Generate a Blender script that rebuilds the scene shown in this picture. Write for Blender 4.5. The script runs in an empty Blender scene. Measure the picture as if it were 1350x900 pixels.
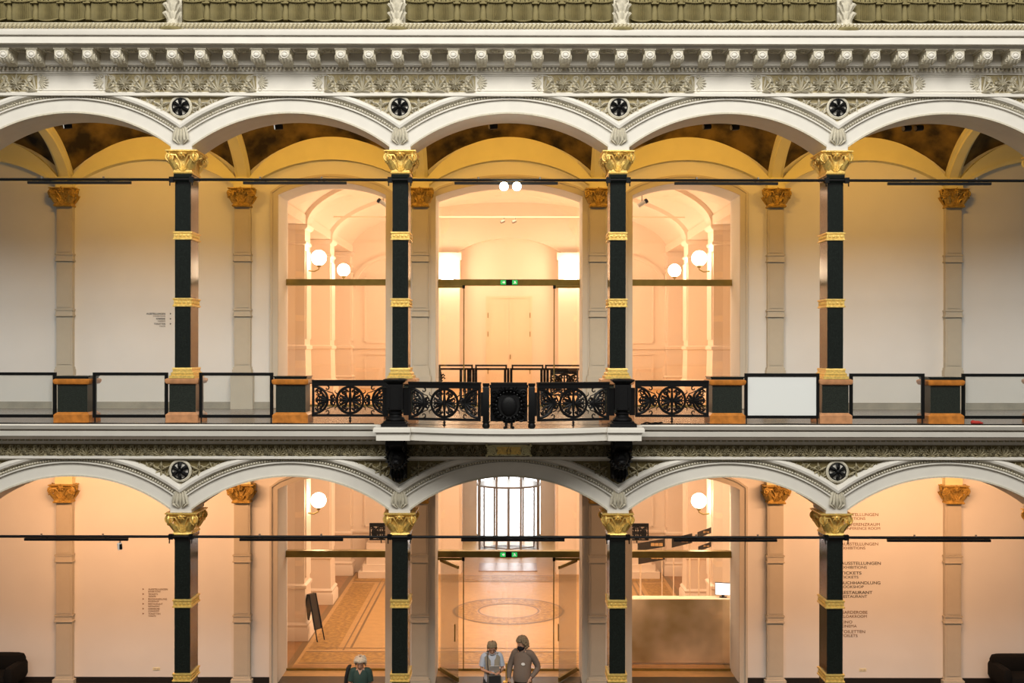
import bpy, bmesh, math, random
from math import sin, cos, pi, sqrt, asin, radians
from mathutils import Vector, Matrix
random.seed(7)
SC = bpy.context.scene
COL = SC.collection
# ------------------------------------------------------------------ measures
S, DC, VX, VY, ZC = 70.0, 21.0, 671.0, 458.0, 7.8      # px per metre on the arcade's front plane, camera distance, vanishing point, eye height
FU = ZC - 100 / S                                      # upper gallery floor
LOW = 478.5 / S                                        # lower arcade sits this far below the upper one
B = 288.2 / S                                          # bay width
def wx(x, d=0.0): return (x - VX) / S * (1 + d / DC)
def wz(y, d=0.0): return ZC - (y - VY) / S * (1 + d / DC)

# ------------------------------------------------------------------ mesh builder
class MB:
    def __init__(self): self.v = []; self.f = []; self.m = []; self.mi = 0
    def add(self, vs, fs):
        o = len(self.v); self.v.extend(vs)
        for f in fs: self.f.append(tuple(i + o for i in f)); self.m.append(self.mi)
    def box(self, x0, x1, y0, y1, z0, z1):
        self.frus((x0, x1, y0, y1, z0), (x0, x1, y0, y1, z1))
    def frus(self, a, b):
        vs = [(a[0], a[2], a[4]), (a[1], a[2], a[4]), (a[1], a[3], a[4]), (a[0], a[3], a[4]),
              (b[0], b[2], b[4]), (b[1], b[2], b[4]), (b[1], b[3], b[4]), (b[0], b[3], b[4])]
        self.add(vs, [(3, 2, 1, 0), (4, 5, 6, 7), (0, 1, 5, 4), (1, 2, 6, 5), (2, 3, 7, 6), (3, 0, 4, 7)])
    def stack(self, cx, cy, rows):
        """rectangular rings (half x, half y, z) lofted upward: mouldings that run round a square pier"""
        vs = []
        for hx, hy, z in rows: vs += [(cx - hx, cy - hy, z), (cx + hx, cy - hy, z), (cx + hx, cy + hy, z), (cx - hx, cy + hy, z)]
        fs = [(3, 2, 1, 0)]
        for k in range(len(rows) - 1):
            for j in range(4): fs.append((4 * k + j, 4 * k + (j + 1) % 4, 4 * k + 4 + (j + 1) % 4, 4 * k + 4 + j))
        n = 4 * (len(rows) - 1); fs.append((n, n + 1, n + 2, n + 3)); self.add(vs, fs)
    def prism(self, pts, axis, a, b):
        """polygon pts (p,q) extruded along axis: 'x' -> (y,z), 'y' -> (x,z), 'z' -> (x,y)"""
        def P(p, q, t): return {'x': (t, p, q), 'y': (p, t, q), 'z': (p, q, t)}[axis]
        n = len(pts); vs = [P(p, q, a) for p, q in pts] + [P(p, q, b) for p, q in pts]
        self.add(vs, [tuple(range(n - 1, -1, -1)), tuple(range(n, 2 * n))] + [(i, (i + 1) % n, n + (i + 1) % n, n + i) for i in range(n)])
    def tube(self, pts, r, n=6, r1=None, flat=None):
        pts = [Vector(p) for p in pts]; m = len(pts); vs = []; fs = []
        t0 = (pts[1] - pts[0]).normalized()
        nrm = t0.cross(Vector((0, 0, 1)))
        if nrm.length < .1: nrm = t0.cross(Vector((0, 1, 0)))
        nrm.normalize()
        for i, p in enumerate(pts):
            t = (pts[min(i + 1, m - 1)] - pts[max(i - 1, 0)])
            t = t.normalized() if t.length > 1e-9 else t0
            nrm = (nrm - t * nrm.dot(t)); nrm = nrm.normalized() if nrm.length > 1e-6 else t.orthogonal().normalized()
            bn = t.cross(nrm); rr = r if r1 is None else r + (r1 - r) * i / (m - 1)
            for k in range(n):
                a = 2 * pi * k / n; vs.append(tuple(p + nrm * cos(a) * rr + bn * sin(a) * rr))
        for i in range(m - 1):
            for k in range(n): fs.append((i * n + k, i * n + (k + 1) % n, (i + 1) * n + (k + 1) % n, (i + 1) * n + k))
        fs.append(tuple(range(n - 1, -1, -1))); fs.append(tuple(range((m - 1) * n, m * n)))
        self.add(vs, fs)
    def lathe(self, prof, cx, cy, n=16, a0=0.0, a1=2 * pi, sx=1.0, sy=1.0):
        full = abs(a1 - a0 - 2 * pi) < 1e-6; k = n if full else n + 1; vs = []; fs = []
        for r, z in prof:
            for j in range(k):
                a = a0 + (a1 - a0) * j / n; vs.append((cx + r * cos(a) * sx, cy + r * sin(a) * sy, z))
        for i in range(len(prof) - 1):
            for j in range(n):
                j2 = (j + 1) % k; fs.append((i * k + j, i * k + j2, (i + 1) * k + j2, (i + 1) * k + j))
        fs.append(tuple(range(k - 1, -1, -1))); o = (len(prof) - 1) * k; fs.append(tuple(range(o, o + k)))
        self.add(vs, fs)
    def ball(self, c, rx, ry=None, rz=None, n=8, m=6):
        ry = rx if ry is None else ry; rz = rx if rz is None else rz
        vs = [(c[0], c[1], c[2] - rz)]; fs = []
        for i in range(1, m):
            t = -pi / 2 + pi * i / m
            for j in range(n): a = 2 * pi * j / n; vs.append((c[0] + rx * cos(t) * cos(a), c[1] + ry * cos(t) * sin(a), c[2] + rz * sin(t)))
        vs.append((c[0], c[1], c[2] + rz)); top = len(vs) - 1
        for j in range(n): fs.append((0, 1 + (j + 1) % n, 1 + j)); fs.append((top, 1 + (m - 2) * n + j, 1 + (m - 2) * n + (j + 1) % n))
        for i in range(m - 2):
            for j in range(n): fs.append((1 + i * n + j, 1 + i * n + (j + 1) % n, 1 + (i + 1) * n + (j + 1) % n, 1 + (i + 1) * n + j))
        self.add(vs, fs)
    def leaf(self, pts, ws, th, wd):
        """a solid leaf: diamond section of width ws[i] along wd, raised th, run along pts"""
        pts = [Vector(p) for p in pts]; m = len(pts); vs = []; fs = []; wd = Vector(wd).normalized()
        for i, p in enumerate(pts):
            t = (pts[min(i + 1, m - 1)] - pts[max(i - 1, 0)]).normalized()
            w = wd - t * wd.dot(t); w = w.normalized() if w.length > 1e-4 else t.orthogonal().normalized()
            nn = t.cross(w) * th
            for q in (p + w * ws[i] / 2, p + nn, p - w * ws[i] / 2, p - nn): vs.append(tuple(q))
        for i in range(m - 1):
            for k in range(4): fs.append((i * 4 + k, i * 4 + (k + 1) % 4, i * 4 + 4 + (k + 1) % 4, i * 4 + 4 + k))
        fs.append((3, 2, 1, 0)); o = (m - 1) * 4; fs.append((o, o + 1, o + 2, o + 3)); self.add(vs, fs)
    def spiral(self, cx, cz, d, r0, r1, a0, a1, tr, tr1=None, n=18, seg=5, axis='y'):
        pts = []
        for i in range(n + 1):
            t = i / n; a = a0 + (a1 - a0) * t; r = r0 + (r1 - r0) * t
            pts.append((cx + r * cos(a), d, cz + r * sin(a)) if axis == 'y' else (d, cx + r * cos(a), cz + r * sin(a)))
        self.tube(pts, tr, seg, tr1)
    def build(self, name, mats, parent=None, smooth=True, loc=None, rot=0.0):
        me = bpy.data.meshes.new(name); me.from_pydata(self.v, [], self.f); me.validate()
        if not isinstance(mats, (list, tuple)): mats = [mats]
        for m in mats: me.materials.append(m)
        if len(mats) > 1 and len(me.polygons) == len(self.m): me.polygons.foreach_set('material_index', self.m)
        bm = bmesh.new(); bm.from_mesh(me); bmesh.ops.recalc_face_normals(bm, faces=bm.faces); bm.to_mesh(me); bm.free()
        if smooth:
            me.shade_smooth(); me.set_sharp_from_angle(angle=radians(38))
        ob = bpy.data.objects.new(name, me); COL.objects.link(ob)
        if loc is not None: ob.location = loc
        if rot: ob.rotation_euler = (0, 0, rot)
        if parent is not None:
            ob.parent = parent
        return ob

def tag(o, label=None, cat=None, group=None, kind=None):
    if label: o['label'] = label
    if cat: o['category'] = cat
    if group: o['group'] = group
    if kind: o['kind'] = kind
    return o
def thing(name, label, cat, loc=(0, 0, 0), group=None, rot=0.0):
    o = bpy.data.objects.new(name, None); COL.objects.link(o); o.location = loc; o.rotation_euler = (0, 0, rot); o.empty_display_size = .2
    return tag(o, label, cat, group)
def copy_tree(o, parent=None):
    c = o.copy(); COL.objects.link(c)
    if parent is not None: c.parent = parent
    for ch in [x for x in bpy.data.objects if x.parent == o]: copy_tree(ch, c)
    return c
def struct(mb, name, mats, label, cat, smooth=True, parent=None):
    o = mb.build(name, mats, parent, smooth)
    if parent is None: tag(o, label, cat, None, 'structure')
    return o

# ------------------------------------------------------------------ materials
def M(name, col, rough=.6, metal=0.0, var=0.0, scale=6.0, bump=0.0, bscale=40.0, spec=None, col2=None, emit=None, es=0.0, detail=6.0):
    m = bpy.data.materials.new(name); m.use_nodes = True; nt = m.node_tree; b = nt.nodes['Principled BSDF']
    b.inputs['Base Color'].default_value = (*col, 1); b.inputs['Roughness'].default_value = rough; b.inputs['Metallic'].default_value = metal
    if spec is not None: b.inputs['Specular IOR Level'].default_value = spec
    tc = nt.nodes.new('ShaderNodeTexCoord')
    if var > 0 or col2:
        n = nt.nodes.new('ShaderNodeTexNoise'); n.inputs['Scale'].default_value = scale; n.inputs['Detail'].default_value = detail
        nt.links.new(tc.outputs['Object'], n.inputs['Vector'])
        r = nt.nodes.new('ShaderNodeValToRGB'); c2 = col2 or tuple(c * (1 - var) for c in col)
        r.color_ramp.elements[0].position = .35; r.color_ramp.elements[1].position = .65
        r.color_ramp.elements[0].color = (*c2, 1); r.color_ramp.elements[1].color = (*col, 1)
        nt.links.new(n.outputs['Fac'], r.inputs['Fac']); nt.links.new(r.outputs['Color'], b.inputs['Base Color'])
    if bump > 0:
        n2 = nt.nodes.new('ShaderNodeTexNoise'); n2.inputs['Scale'].default_value = bscale; n2.inputs['Detail'].default_value = 4
        nt.links.new(tc.outputs['Object'], n2.inputs['Vector'])
        bp = nt.nodes.new('ShaderNodeBump'); bp.inputs['Strength'].default_value = bump; bp.inputs['Distance'].default_value = .02
        nt.links.new(n2.outputs['Fac'], bp.inputs['Height']); nt.links.new(bp.outputs['Normal'], b.inputs['Normal'])
    if emit: b.inputs['Emission Color'].default_value = (*emit, 1); b.inputs['Emission Strength'].default_value = es
    return m
def glassmat(name, tint=(1, 1, 1), haze=0.0, gloss=.06):
    m = bpy.data.materials.new(name); m.use_nodes = True; nt = m.node_tree; nt.nodes.clear()
    out = nt.nodes.new('ShaderNodeOutputMaterial'); tr = nt.nodes.new('ShaderNodeBsdfTransparent'); tr.inputs[0].default_value = (*tint, 1)
    gl = nt.nodes.new('ShaderNodeBsdfGlossy'); gl.inputs['Roughness'].default_value = .02
    mx = nt.nodes.new('ShaderNodeMixShader'); lw = nt.nodes.new('ShaderNodeLayerWeight'); lw.inputs['Blend'].default_value = .2
    mul = nt.nodes.new('ShaderNodeMath'); mul.operation = 'MULTIPLY_ADD'; mul.inputs[1].default_value = .5; mul.inputs[2].default_value = gloss
    nt.links.new(lw.outputs['Fresnel'], mul.inputs[0]); nt.links.new(mul.outputs[0], mx.inputs[0])
    nt.links.new(tr.outputs[0], mx.inputs[1]); nt.links.new(gl.outputs[0], mx.inputs[2]); last = mx
    if haze > 0:
        df = nt.nodes.new('ShaderNodeBsdfDiffuse'); df.inputs[0].default_value = (.85, .87, .86, 1)
        m2 = nt.nodes.new('ShaderNodeMixShader'); m2.inputs[0].default_value = haze
        nt.links.new(mx.outputs[0], m2.inputs[1]); nt.links.new(df.outputs[0], m2.inputs[2]); last = m2
    nt.links.new(last.outputs[0], out.inputs[0]); return m

PLASTER = M('white_plaster', (.785, .75, .675), .75, var=.06, scale=3)
RELIEF = M('ivory_relief_plaster', (.68, .63, .50), .75, var=.15, scale=30)
GROUND = M('ochre_crevice_shade_ground', (.46, .38, .21), .85, var=.3, scale=20)  # ochre ground, darkened to paint in the shade between the relief leaves
GROUND2 = M('dark_ochre_crevice_shade_ground', (.20, .155, .06), .85, var=.3, scale=20)  # deeper version for the lower storey, crevice shade put into the colour
FRIEZE = M('beige_shade_relief_plaster', (.46, .40, .25), .8, var=.35, scale=25)  # beige plaster toned down to olive, carrying the shade under the cornice
KHAKI = M('khaki_stone', (.25, .205, .085), .8, var=.2, scale=8, bump=.2)
WALLP = M('gallery_wall_paint', (.80, .79, .76), .8, var=.03, scale=1.2)
ROPE = M('pale_khaki_stone', (.50, .44, .29), .8, var=.15, scale=8)
PILP = M('grey_beige_pilaster_paint', (.56, .51, .41), .75, var=.05, scale=4)
CASE = M('grey_door_casing_paint', (.60, .55, .46), .7)
ARCHP = M('cream_arch_paint', (.80, .75, .44), .8, var=.05, scale=3)
GOLD = M('gold_leaf', (1.0, .69, .19), .36, .45, bump=.35, bscale=60, var=.25, scale=25)
GOLDD = M('antique_gold_leaf', (.62, .40, .09), .45, .4, bump=.4, bscale=60, var=.4, scale=25)
GRANITE = M('black_green_granite', (.012, .017, .014), .16, var=.6, scale=60, spec=.5)
GRANITE2 = M('dark_green_granite', (.030, .036, .028), .35, scale=70, spec=.35, col2=(.006, .009, .007))
ORANGE = M('orange_marble', (.62, .22, .035), .3, var=.35, scale=9)
SALMON = M('salmon_marble', (.62, .30, .14), .3, var=.25, scale=9)
IRON = M('black_cast_iron', (.003, .003, .0035), .5, .0, bump=.15, bscale=50, spec=.22)
STEEL = M('black_painted_steel', (.003, .003, .003), .5, spec=.2)
BRASS = M('dark_brass', (.34, .25, .07), .35, .9, var=.2, scale=5)
BRASSP = M('painted_reflection_brass', (1.0, .82, .56), .34, .35, scale=.75, col2=(.46, .34, .14), detail=3)  # light and dark clouds painted in place of reflections on the brass
GLASS = glassmat('clear_glass')
RGLASS = glassmat('railing_glass', (.97, .98, .97), .05, .04)
WHITEP = M('white_panel', (.80, .82, .80), .5)
STONE = M('grey_stone_skirting', (.36, .33, .25), .6, var=.25, scale=3)
DARKBASE = M('black_baseboard', (.012, .009, .007), .5)
GFLOOR = M('polished_gallery_floor', (.16, .13, .10), .25, var=.2, scale=2)
DFLOOR = M('dark_brown_floor', (.055, .035, .015), .35, var=.3, scale=4)
MURAL = M('brown_mural_vault', (.20, .13, .035), .8, scale=2.2, col2=(.020, .014, .008), detail=12)
FOYER = M('foyer_white_plaster', (.86, .73, .60), .7)
FOYERF = M('foyer_terrazzo', (.58, .345, .13), .40, var=.12, scale=5)
FWOOD = M('foyer_brown_border_floor', (.36, .17, .05), .3, var=.25, scale=4)
FMOS = M('foyer_mosaic', (.52, .30, .07), .4, scale=9, col2=(.26, .13, .03), detail=10)
FLINE = M('foyer_dark_mosaic_line', (.22, .13, .05), .35)
BLACKF = M('black_upholstery', (.006, .0055, .005), .9, bump=.3, bscale=30, spec=.15)
GLOBE = M('opal_globe', (1, .95, .85), .3, emit=(1, .80, .55), es=22)
SPOTG = M('lit_spot_lens', (1, 1, 1), .3, emit=(1, .93, .80), es=160)
DAY = M('daylight_window_pane', (1, 1, 1), .3, emit=(.93, .97, 1.0), es=5)
GREEN = M('exit_sign_green', (.02, .35, .08), .5, emit=(.03, .5, .10), es=.9)
SIGNW = M('sign_white', (.9, .9, .9), .5, emit=(.9, .95, .9), es=.6)
LETTER = M('black_lettering', (.02, .017, .013), .7)
LETTERG = M('grey_lettering', (.20, .15, .10), .7)
LETTERB = M('brown_lettering', (.17, .09, .035), .7)
SCREEN = M('lit_screen', (.9, .92, .95), .3, emit=(.92, .95, 1), es=1.5)
MIRROR = M('dark_board', (.03, .022, .015), .3)
FGREY = M('grey_metal', (.30, .28, .25), .35, .7)
REDP = M('red_cloth', (.45, .03, .02), .8)
DOORP = M('foyer_door_paint', (.84, .68, .50), .6)
SKY_P, LG_P, UG_P, FL_P, FU_P, FUU_P, WORLD_S, EXPO = 6400, 240, 62, 860, 480, 360, .35, 0.0
# ------------------------------------------------------------------ ornament motifs (surface relief; merged in the mesh they decorate)
def palmette(mb, cx, cz, d, w, h, k=1.0):
    mb.mi = 0
    """acanthus palmette with two side scrolls, w x h, on plane y=d, facing -y"""
    t = h * .055 * k
    for i in range(7):
        a = radians(90 + (i - 3) * 27); L = h * (.52 - .05 * abs(i - 3))
        b = (cx, d, cz - h * .12)
        pts = [b, (cx + cos(a) * L * .5, d - t * 1.6, cz - h * .12 + sin(a) * L * .55), (cx + cos(a) * L * 1.05, d - t * .6, cz - h * .12 + sin(a) * L)]
        mb.leaf(pts, [h * .04, h * .12, h * .02], t, (-sin(a), 0, cos(a)))
    for s in (-1, 1):
        mb.spiral(cx + s * w * .25, cz - h * .17, d, h * .24, h * .04, pi / 2 - s * pi / 2 + pi, pi / 2 - s * pi / 2 + pi + s * 3.2 * pi / 1.2, t * .9, t * .5, 16, 4)
        mb.spiral(cx + s * w * .36, cz + h * .22, d, h * .18, h * .03, -pi / 2, -pi / 2 - s * 2.6 * pi / 1.2, t * .8, t * .4, 14, 4)
        for j in range(3):
            a = radians(-90 + s * (22 + 30 * j)); L = h * .3
            mb.leaf([(cx, d, cz - h * .2), (cx + cos(a) * L * .5, d - t * 1.5, cz - h * .2 + sin(a) * L * .5), (cx + cos(a) * L, d, cz - h * .2 + sin(a) * L * .8)], [h * .03, h * .09, h * .02], t, (-sin(a), 0, cos(a)))
        for j in range(4):                 # half leaf springing between two palmettes
            a = radians(90 + s * (8 + 30 * j)); b = (cx + s * w * .5, d, cz - h * .45); L = h * (.85 - .13 * j)
            mb.leaf([b, (b[0] + cos(a) * L * .5, d - t * 1.4, b[2] + sin(a) * L * .55), (b[0] + cos(a) * L * .95, d - t * .4, b[2] + sin(a) * L)], [h * .05, h * .13, h * .02], t, (-sin(a), 0, cos(a)))
        for j in range(6):                 # leaflets along the side scrolls
            a = radians(60 * j + 15); c0 = (cx + s * w * .25, cz - h * .17)
            mb.leaf([(c0[0] + cos(a) * h * .16, d, c0[1] + sin(a) * h * .16), (c0[0] + cos(a + .4) * h * .25, d - t * 1.2, c0[1] + sin(a + .4) * h * .25), (c0[0] + cos(a + .7) * h * .33, d, c0[1] + sin(a + .7) * h * .33)], [h * .03, h * .10, h * .02], t * .8, (-sin(a), 0, cos(a)))
    mb.ball((cx, d - t * .5, cz - h * .16), h * .06, t * 2, h * .06, 6, 4)
def shell_end(mb, cx, cz, d, r, s):
    mb.spiral(cx - s * r * .15, cz + r * .72, d, r * .34, r * .08, -pi / 2, -pi / 2 + s * 3 * pi / 1.3, r * .09, r * .05, 16, 4)
    mb.spiral(cx - s * r * .15, cz - r * .72, d, r * .34, r * .08, pi / 2, pi / 2 - s * 3 * pi / 1.3, r * .09, r * .05, 16, 4)
    for i in range(7):
        a = radians((i - 3) * 26) if s > 0 else pi - radians((i - 3) * 26)
        mb.leaf([(cx - s * r * .35, d, cz), (cx + cos(a) * r * .35, d - r * .12, cz + sin(a) * r * .5), (cx + cos(a) * r * .85, d, cz + sin(a) * r * .85)], [r * .06, r * .24, r * .1], r * .07, (-sin(a), 0, cos(a)))
def foliage(mb, x0, z0, d, s, L, h):
    """a running scroll that starts tall by the rosette and tapers outward (direction s) along a horizontal top edge z0"""
    x = x0; r = h * .34; i = 0
    while r > .018 and abs(x - x0) < L:
        zc = z0 - r * 1.15
        mb.spiral(x + s * r, zc, d, r * .9, r * .15, pi if s > 0 else 0, (pi if s > 0 else 0) - s * (1 if i % 2 else -1) * 2.7 * pi, r * .16, r * .08, 18, 4)
        for j in range(5):
            a = radians(30 + 60 * j + 20 * i)
            mb.leaf([(x + s * r, d, zc), (x + s * r + cos(a) * r * .6, d - r * .45, zc + sin(a) * r * .6), (x + s * r + cos(a) * r * 1.15, d, zc + sin(a) * r * 1.0)], [r * .1, r * .36, r * .05], r * .22, (-sin(a), 0, cos(a)))
        x += s * r * 1.75; r *= .80; i += 1

# ------------------------------------------------------------------ arcade (one function, two storeys)
A = B / 2; RI = 215 / S; HO = 130 / S; ARC_Y = 365; TH = .88
BAYS = [k * B for k in range(-3, 4)]
def arcade(zo, nm, label):
    zc = wz(ARC_Y) + zo; ztop = wz(123) + zo; zp = wz(197.6) + zo; zb = wz(126.5) + zo
    mb = MB()
    for cx in BAYS:
        xs = [(-A, zp), (-HO, zp)]
        for i in range(29):
            a = asin(HO / RI) * (i / 14 - 1); xs.append((RI * sin(a), zc + RI * cos(a)))
        xs += [(HO, zp), (A, zp)]
        for (xa, za), (xb, zb_) in zip(xs, xs[1:]):
            if xb - xa > 1e-5:
                mb.add([(cx + xa, 0, za), (cx + xb, 0, zb_), (cx + xb, 0, ztop), (cx + xa, 0, ztop)], [(0, 1, 2, 3)])
                mb.add([(cx + xa, TH, za), (cx + xb, TH, zb_), (cx + xb, TH, ztop), (cx + xa, TH, ztop)], [(3, 2, 1, 0)])
            mb.add([(cx + xa, 0, za), (cx + xb, 0, zb_), (cx + xb, TH, zb_), (cx + xa, TH, za)], [(3, 2, 1, 0)])
    w = struct(mb, nm, PLASTER, label, 'wall')
    for cx in BAYS:
        mb = MB()
        def sweep(prof, n=36, clampz=True):
            vs = []; k = len(prof)
            for i in range(n + 1):
                t = i / n * 2 - 1
                for r, p in prof:
                    r_ = r / S; a = t * asin(min(1, (A if r > 220 else HO) / r_)); z = zc + r_ * cos(a)
                    vs.append((cx + r_ * sin(a), -p, min(z, zb) if clampz else z))
            fs = [(i * k + j, i * k + (j + 1) % k, (i + 1) * k + (j + 1) % k, (i + 1) * k + j) for i in range(n) for j in range(k)]
            mb.add(vs, fs)
        sweep([(240, .001), (240.5, .05), (242, .09), (245, .105), (248, .09), (249.5, .05), (250, .001)])
        sweep([(233, .001), (233.3, .05), (235, .05), (235, .001)])
        mb.build('archivolt', PLASTER, w)
        mb = MB()
        sweep([(215, .001), (215, .02), (217.2, .02), (217.2, .001)])
        r_ = 237.2 / S; am = asin(A / r_) * .985; n = 84
        for i in range(n + 1):
            a = am * (i / n * 2 - 1); z = zc + r_ * cos(a)
            mb.ball((cx + r_ * sin(a), -.02, z), .026, .045, .026, 6, 4)
        mb.build('bead_moulding', RELIEF, w)
    # foliage in the spandrels and the small leaf tongue where two arches meet
    for k in range(-3, 3):
        x0 = (k + .5) * B; mb = MB(); z0 = wz(128) + zo
        for s in (-1, 1):
            foliage(mb, x0 + s * .20, z0 - .01, 0, s, .85, .46)
            foliage(mb, x0 + s * .19, z0 - .20, 0, s, .30, .28)
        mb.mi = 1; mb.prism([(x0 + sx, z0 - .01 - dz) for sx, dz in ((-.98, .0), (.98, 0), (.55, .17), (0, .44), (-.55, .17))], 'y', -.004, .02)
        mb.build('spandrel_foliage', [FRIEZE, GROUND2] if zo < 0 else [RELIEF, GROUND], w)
        mb = MB(); zt = wz(165) + zo; zl = wz(190) + zo
        for i in range(5):
            s = (i - 2) * .055
            mb.leaf([(x0 + s * .5, -.02, zt), (x0 + s, -.07, zt - (zt - zl) * .45), (x0 + s * 1.25, -.05, zt - (zt - zl) * .8), (x0 + s * .4, -.01, zl)], [.03, .065, .05, .01], .03, (1, 0, 0))
        mb.build('leaf_tongue', RELIEF, w)
    return w
arcade(0, 'wall_front', 'white upper arcade wall with segmental arches')
arcade(-LOW, 'wall_front', 'white lower arcade wall with segmental arches')

# ------------------------------------------------------------------ upper entablature
XE = 3.5 * B + .03
def q(y, p): return (-p, wz(y, -p))
zs = wz(63.3, -.60)
prof = [(.78, wz(123.2)), q(123.2, .10)]
mb = MB()
mb.prism([(.3, wz(127)), q(127, .09), q(126.4, .12), q(123.4, .12), q(122.5, .04), q(98, .04), q(97.6, .07), q(95.4, .07), q(95, .09), q(88.4, .11), q(88, .17), q(86.6, .17), q(86.2, .20),
          (-.20, zs), (-.60, zs), q(60.3, .60), (-.74, wz(60.3, -.60)), q(49.4, .74), q(49.0, .71), (-.71, wz(47.6, -.72)), (-.78, wz(47.6, -.72)), q(41.5, .80), q(40, .80), q(38.6, .66), q(30.5, .62), (.78, wz(30, -.60)), (.78, wz(127))], 'x', -XE, XE)
corn = struct(mb, 'trim_1', PLASTER, 'white entablature with frieze and cornice above the upper arcade', 'trim')
mb = MB()
# egg and dart strip
zz = wz(91.5, -.1); n = int(2 * XE / .075)
for i in range(n): mb.ball((-XE + (i + .5) * 2 * XE / n, -.125, zz), .027, .045, .036, 6, 4)
mb.build('egg_moulding', RELIEF, corn)
mb = MB(); zr = wz(34.6, -.68); n = int(2 * XE / .075)
for i in range(n):
    x = -XE + i * 2 * XE / n; mb.tube([(x, -.66, zr - .032), (x + .025, -.70, zr - .010), (x + .06, -.695, zr + .020), (x + .085, -.64, zr + .036)], .030, 5)
mb.build('rope_moulding', ROPE, corn)
# modillions
proto_m = None
def modillion():
    mb = MB(); w = .092
    prof = [(-.20, zs), (-.585, zs), (-.595, zs - .03), (-.60, zs - .12), (-.57, zs - .185), (-.51, zs - .235), (-.42, zs - .24), (-.33, zs - .21), (-.27, zs - .22), (-.20, zs - .26)]
    mb.prism(prof, 'x', -w, w)
    mb.box(-w - .02, w + .02, -.61, -.20, zs - .035, zs - .001)
    for s in (-1, 1):
        mb.spiral(-.50, zs - .15, s * (w + .008), .075, .012, 0, -3.5 * pi, .016, .01, 20, 4, 'x')
    for i in range(3):
        a = (i - 1) * .055
        mb.leaf([(a, -.595, zs - .19), (a * 1.1, -.55, zs - .235), (a * 1.0, -.46, zs - .262)], [.05, .07, .03], .014, (1, 0, 0))
    mb.lathe([(.001, 0), (.06, 0), (.072, .012), (.06, .02)], 0, 0, 12) if False else None
    return mb
def boss():
    mb = MB(); c = (0, -.605, zs - .125)
    mb.ball(c, .048, .022, .040, 10, 6)
    pts = [(c[0] + .066 * cos(t * pi / 8), -.60, c[2] + .058 * sin(t * pi / 8)) for t in range(17)]
    mb.tube(pts, .014, 5); return mb
mod = modillion().build('modillion', RELIEF, corn); bos = boss().build('boss', PLASTER, mod)
n0 = -27
mod.location.x = n0 * B / 8 + B / 2 - 4 * B / 8
for i in range(n0 + 1, 28):
    c = mod.copy(); COL.objects.link(c); c.parent = corn; c.location.x = i * B / 8
    b = bos.copy(); COL.objects.link(b); b.parent = c
mod.location.x = n0 * B / 8
mb = MB()
for i in range(-28, 28):      # coffer rosettes under the corona
    cx = (i + .5) * B / 8
    pts = [(cx + .10 * cos(t * pi / 7), -.42 + .10 * sin(t * pi / 7), zs - .008) for t in range(15)]
    mb.tube(pts, .018, 5)
    mb.ball((cx, -.42, zs - .01), .045, .045, .03, 8, 4)
    for j in range(6):
        a = j * pi / 3; mb.leaf([(cx, -.42, zs), (cx + .05 * cos(a), -.42 + .05 * sin(a), zs - .03), (cx + .085 * cos(a), -.42 + .085 * sin(a), zs)], [.02, .04, .01], .012, (-sin(a), cos(a), 0))
mb.build('coffer_rosette_band', RELIEF, corn)
# frieze panels: acanthus over each column, plain field over each arch
fz = wz(109.5, -.04); fh = 24 / S
for k in range(-4, 4):
    cx = (k + .5) * B; mb = MB()
    for j in range(4): palmette(mb, cx + (j - 1.5) * .70, fz, -.050, .70, fh, 2.0)
    for s in (-1, 1): shell_end(mb, cx + s * 1.51, fz, -.052, fh * .46, s)
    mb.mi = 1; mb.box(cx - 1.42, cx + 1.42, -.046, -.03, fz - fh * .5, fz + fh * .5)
    if k in (-4, 3):
        mb = MB(); s = 1 if k == -4 else -1
        for j in range(2): palmette(mb, cx + s * (.35 + .70 * j), fz, -.050, .70, fh, 2.0)
        shell_end(mb, cx + s * 1.51, fz, -.052, fh * .46, s)
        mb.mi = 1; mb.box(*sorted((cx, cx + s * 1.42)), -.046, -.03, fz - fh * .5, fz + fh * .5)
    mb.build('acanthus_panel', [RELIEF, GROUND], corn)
for cx in BAYS:
    mb = MB(); hw = .66; hh = fh * .44
    mb.box(cx - hw, cx + hw, -.055, -.03, fz + hh - .02, fz + hh); mb.box(cx - hw, cx + hw, -.055, -.03, fz - hh, fz - hh + .02)
    for s in (-1, 1): mb.spiral(cx + s * hw, fz, -.05, hh - .01, hh - .01, pi / 2, pi / 2 - s * pi, .012, .012, 12, 4)
    mb.build('plain_panel', PLASTER, corn)

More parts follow.
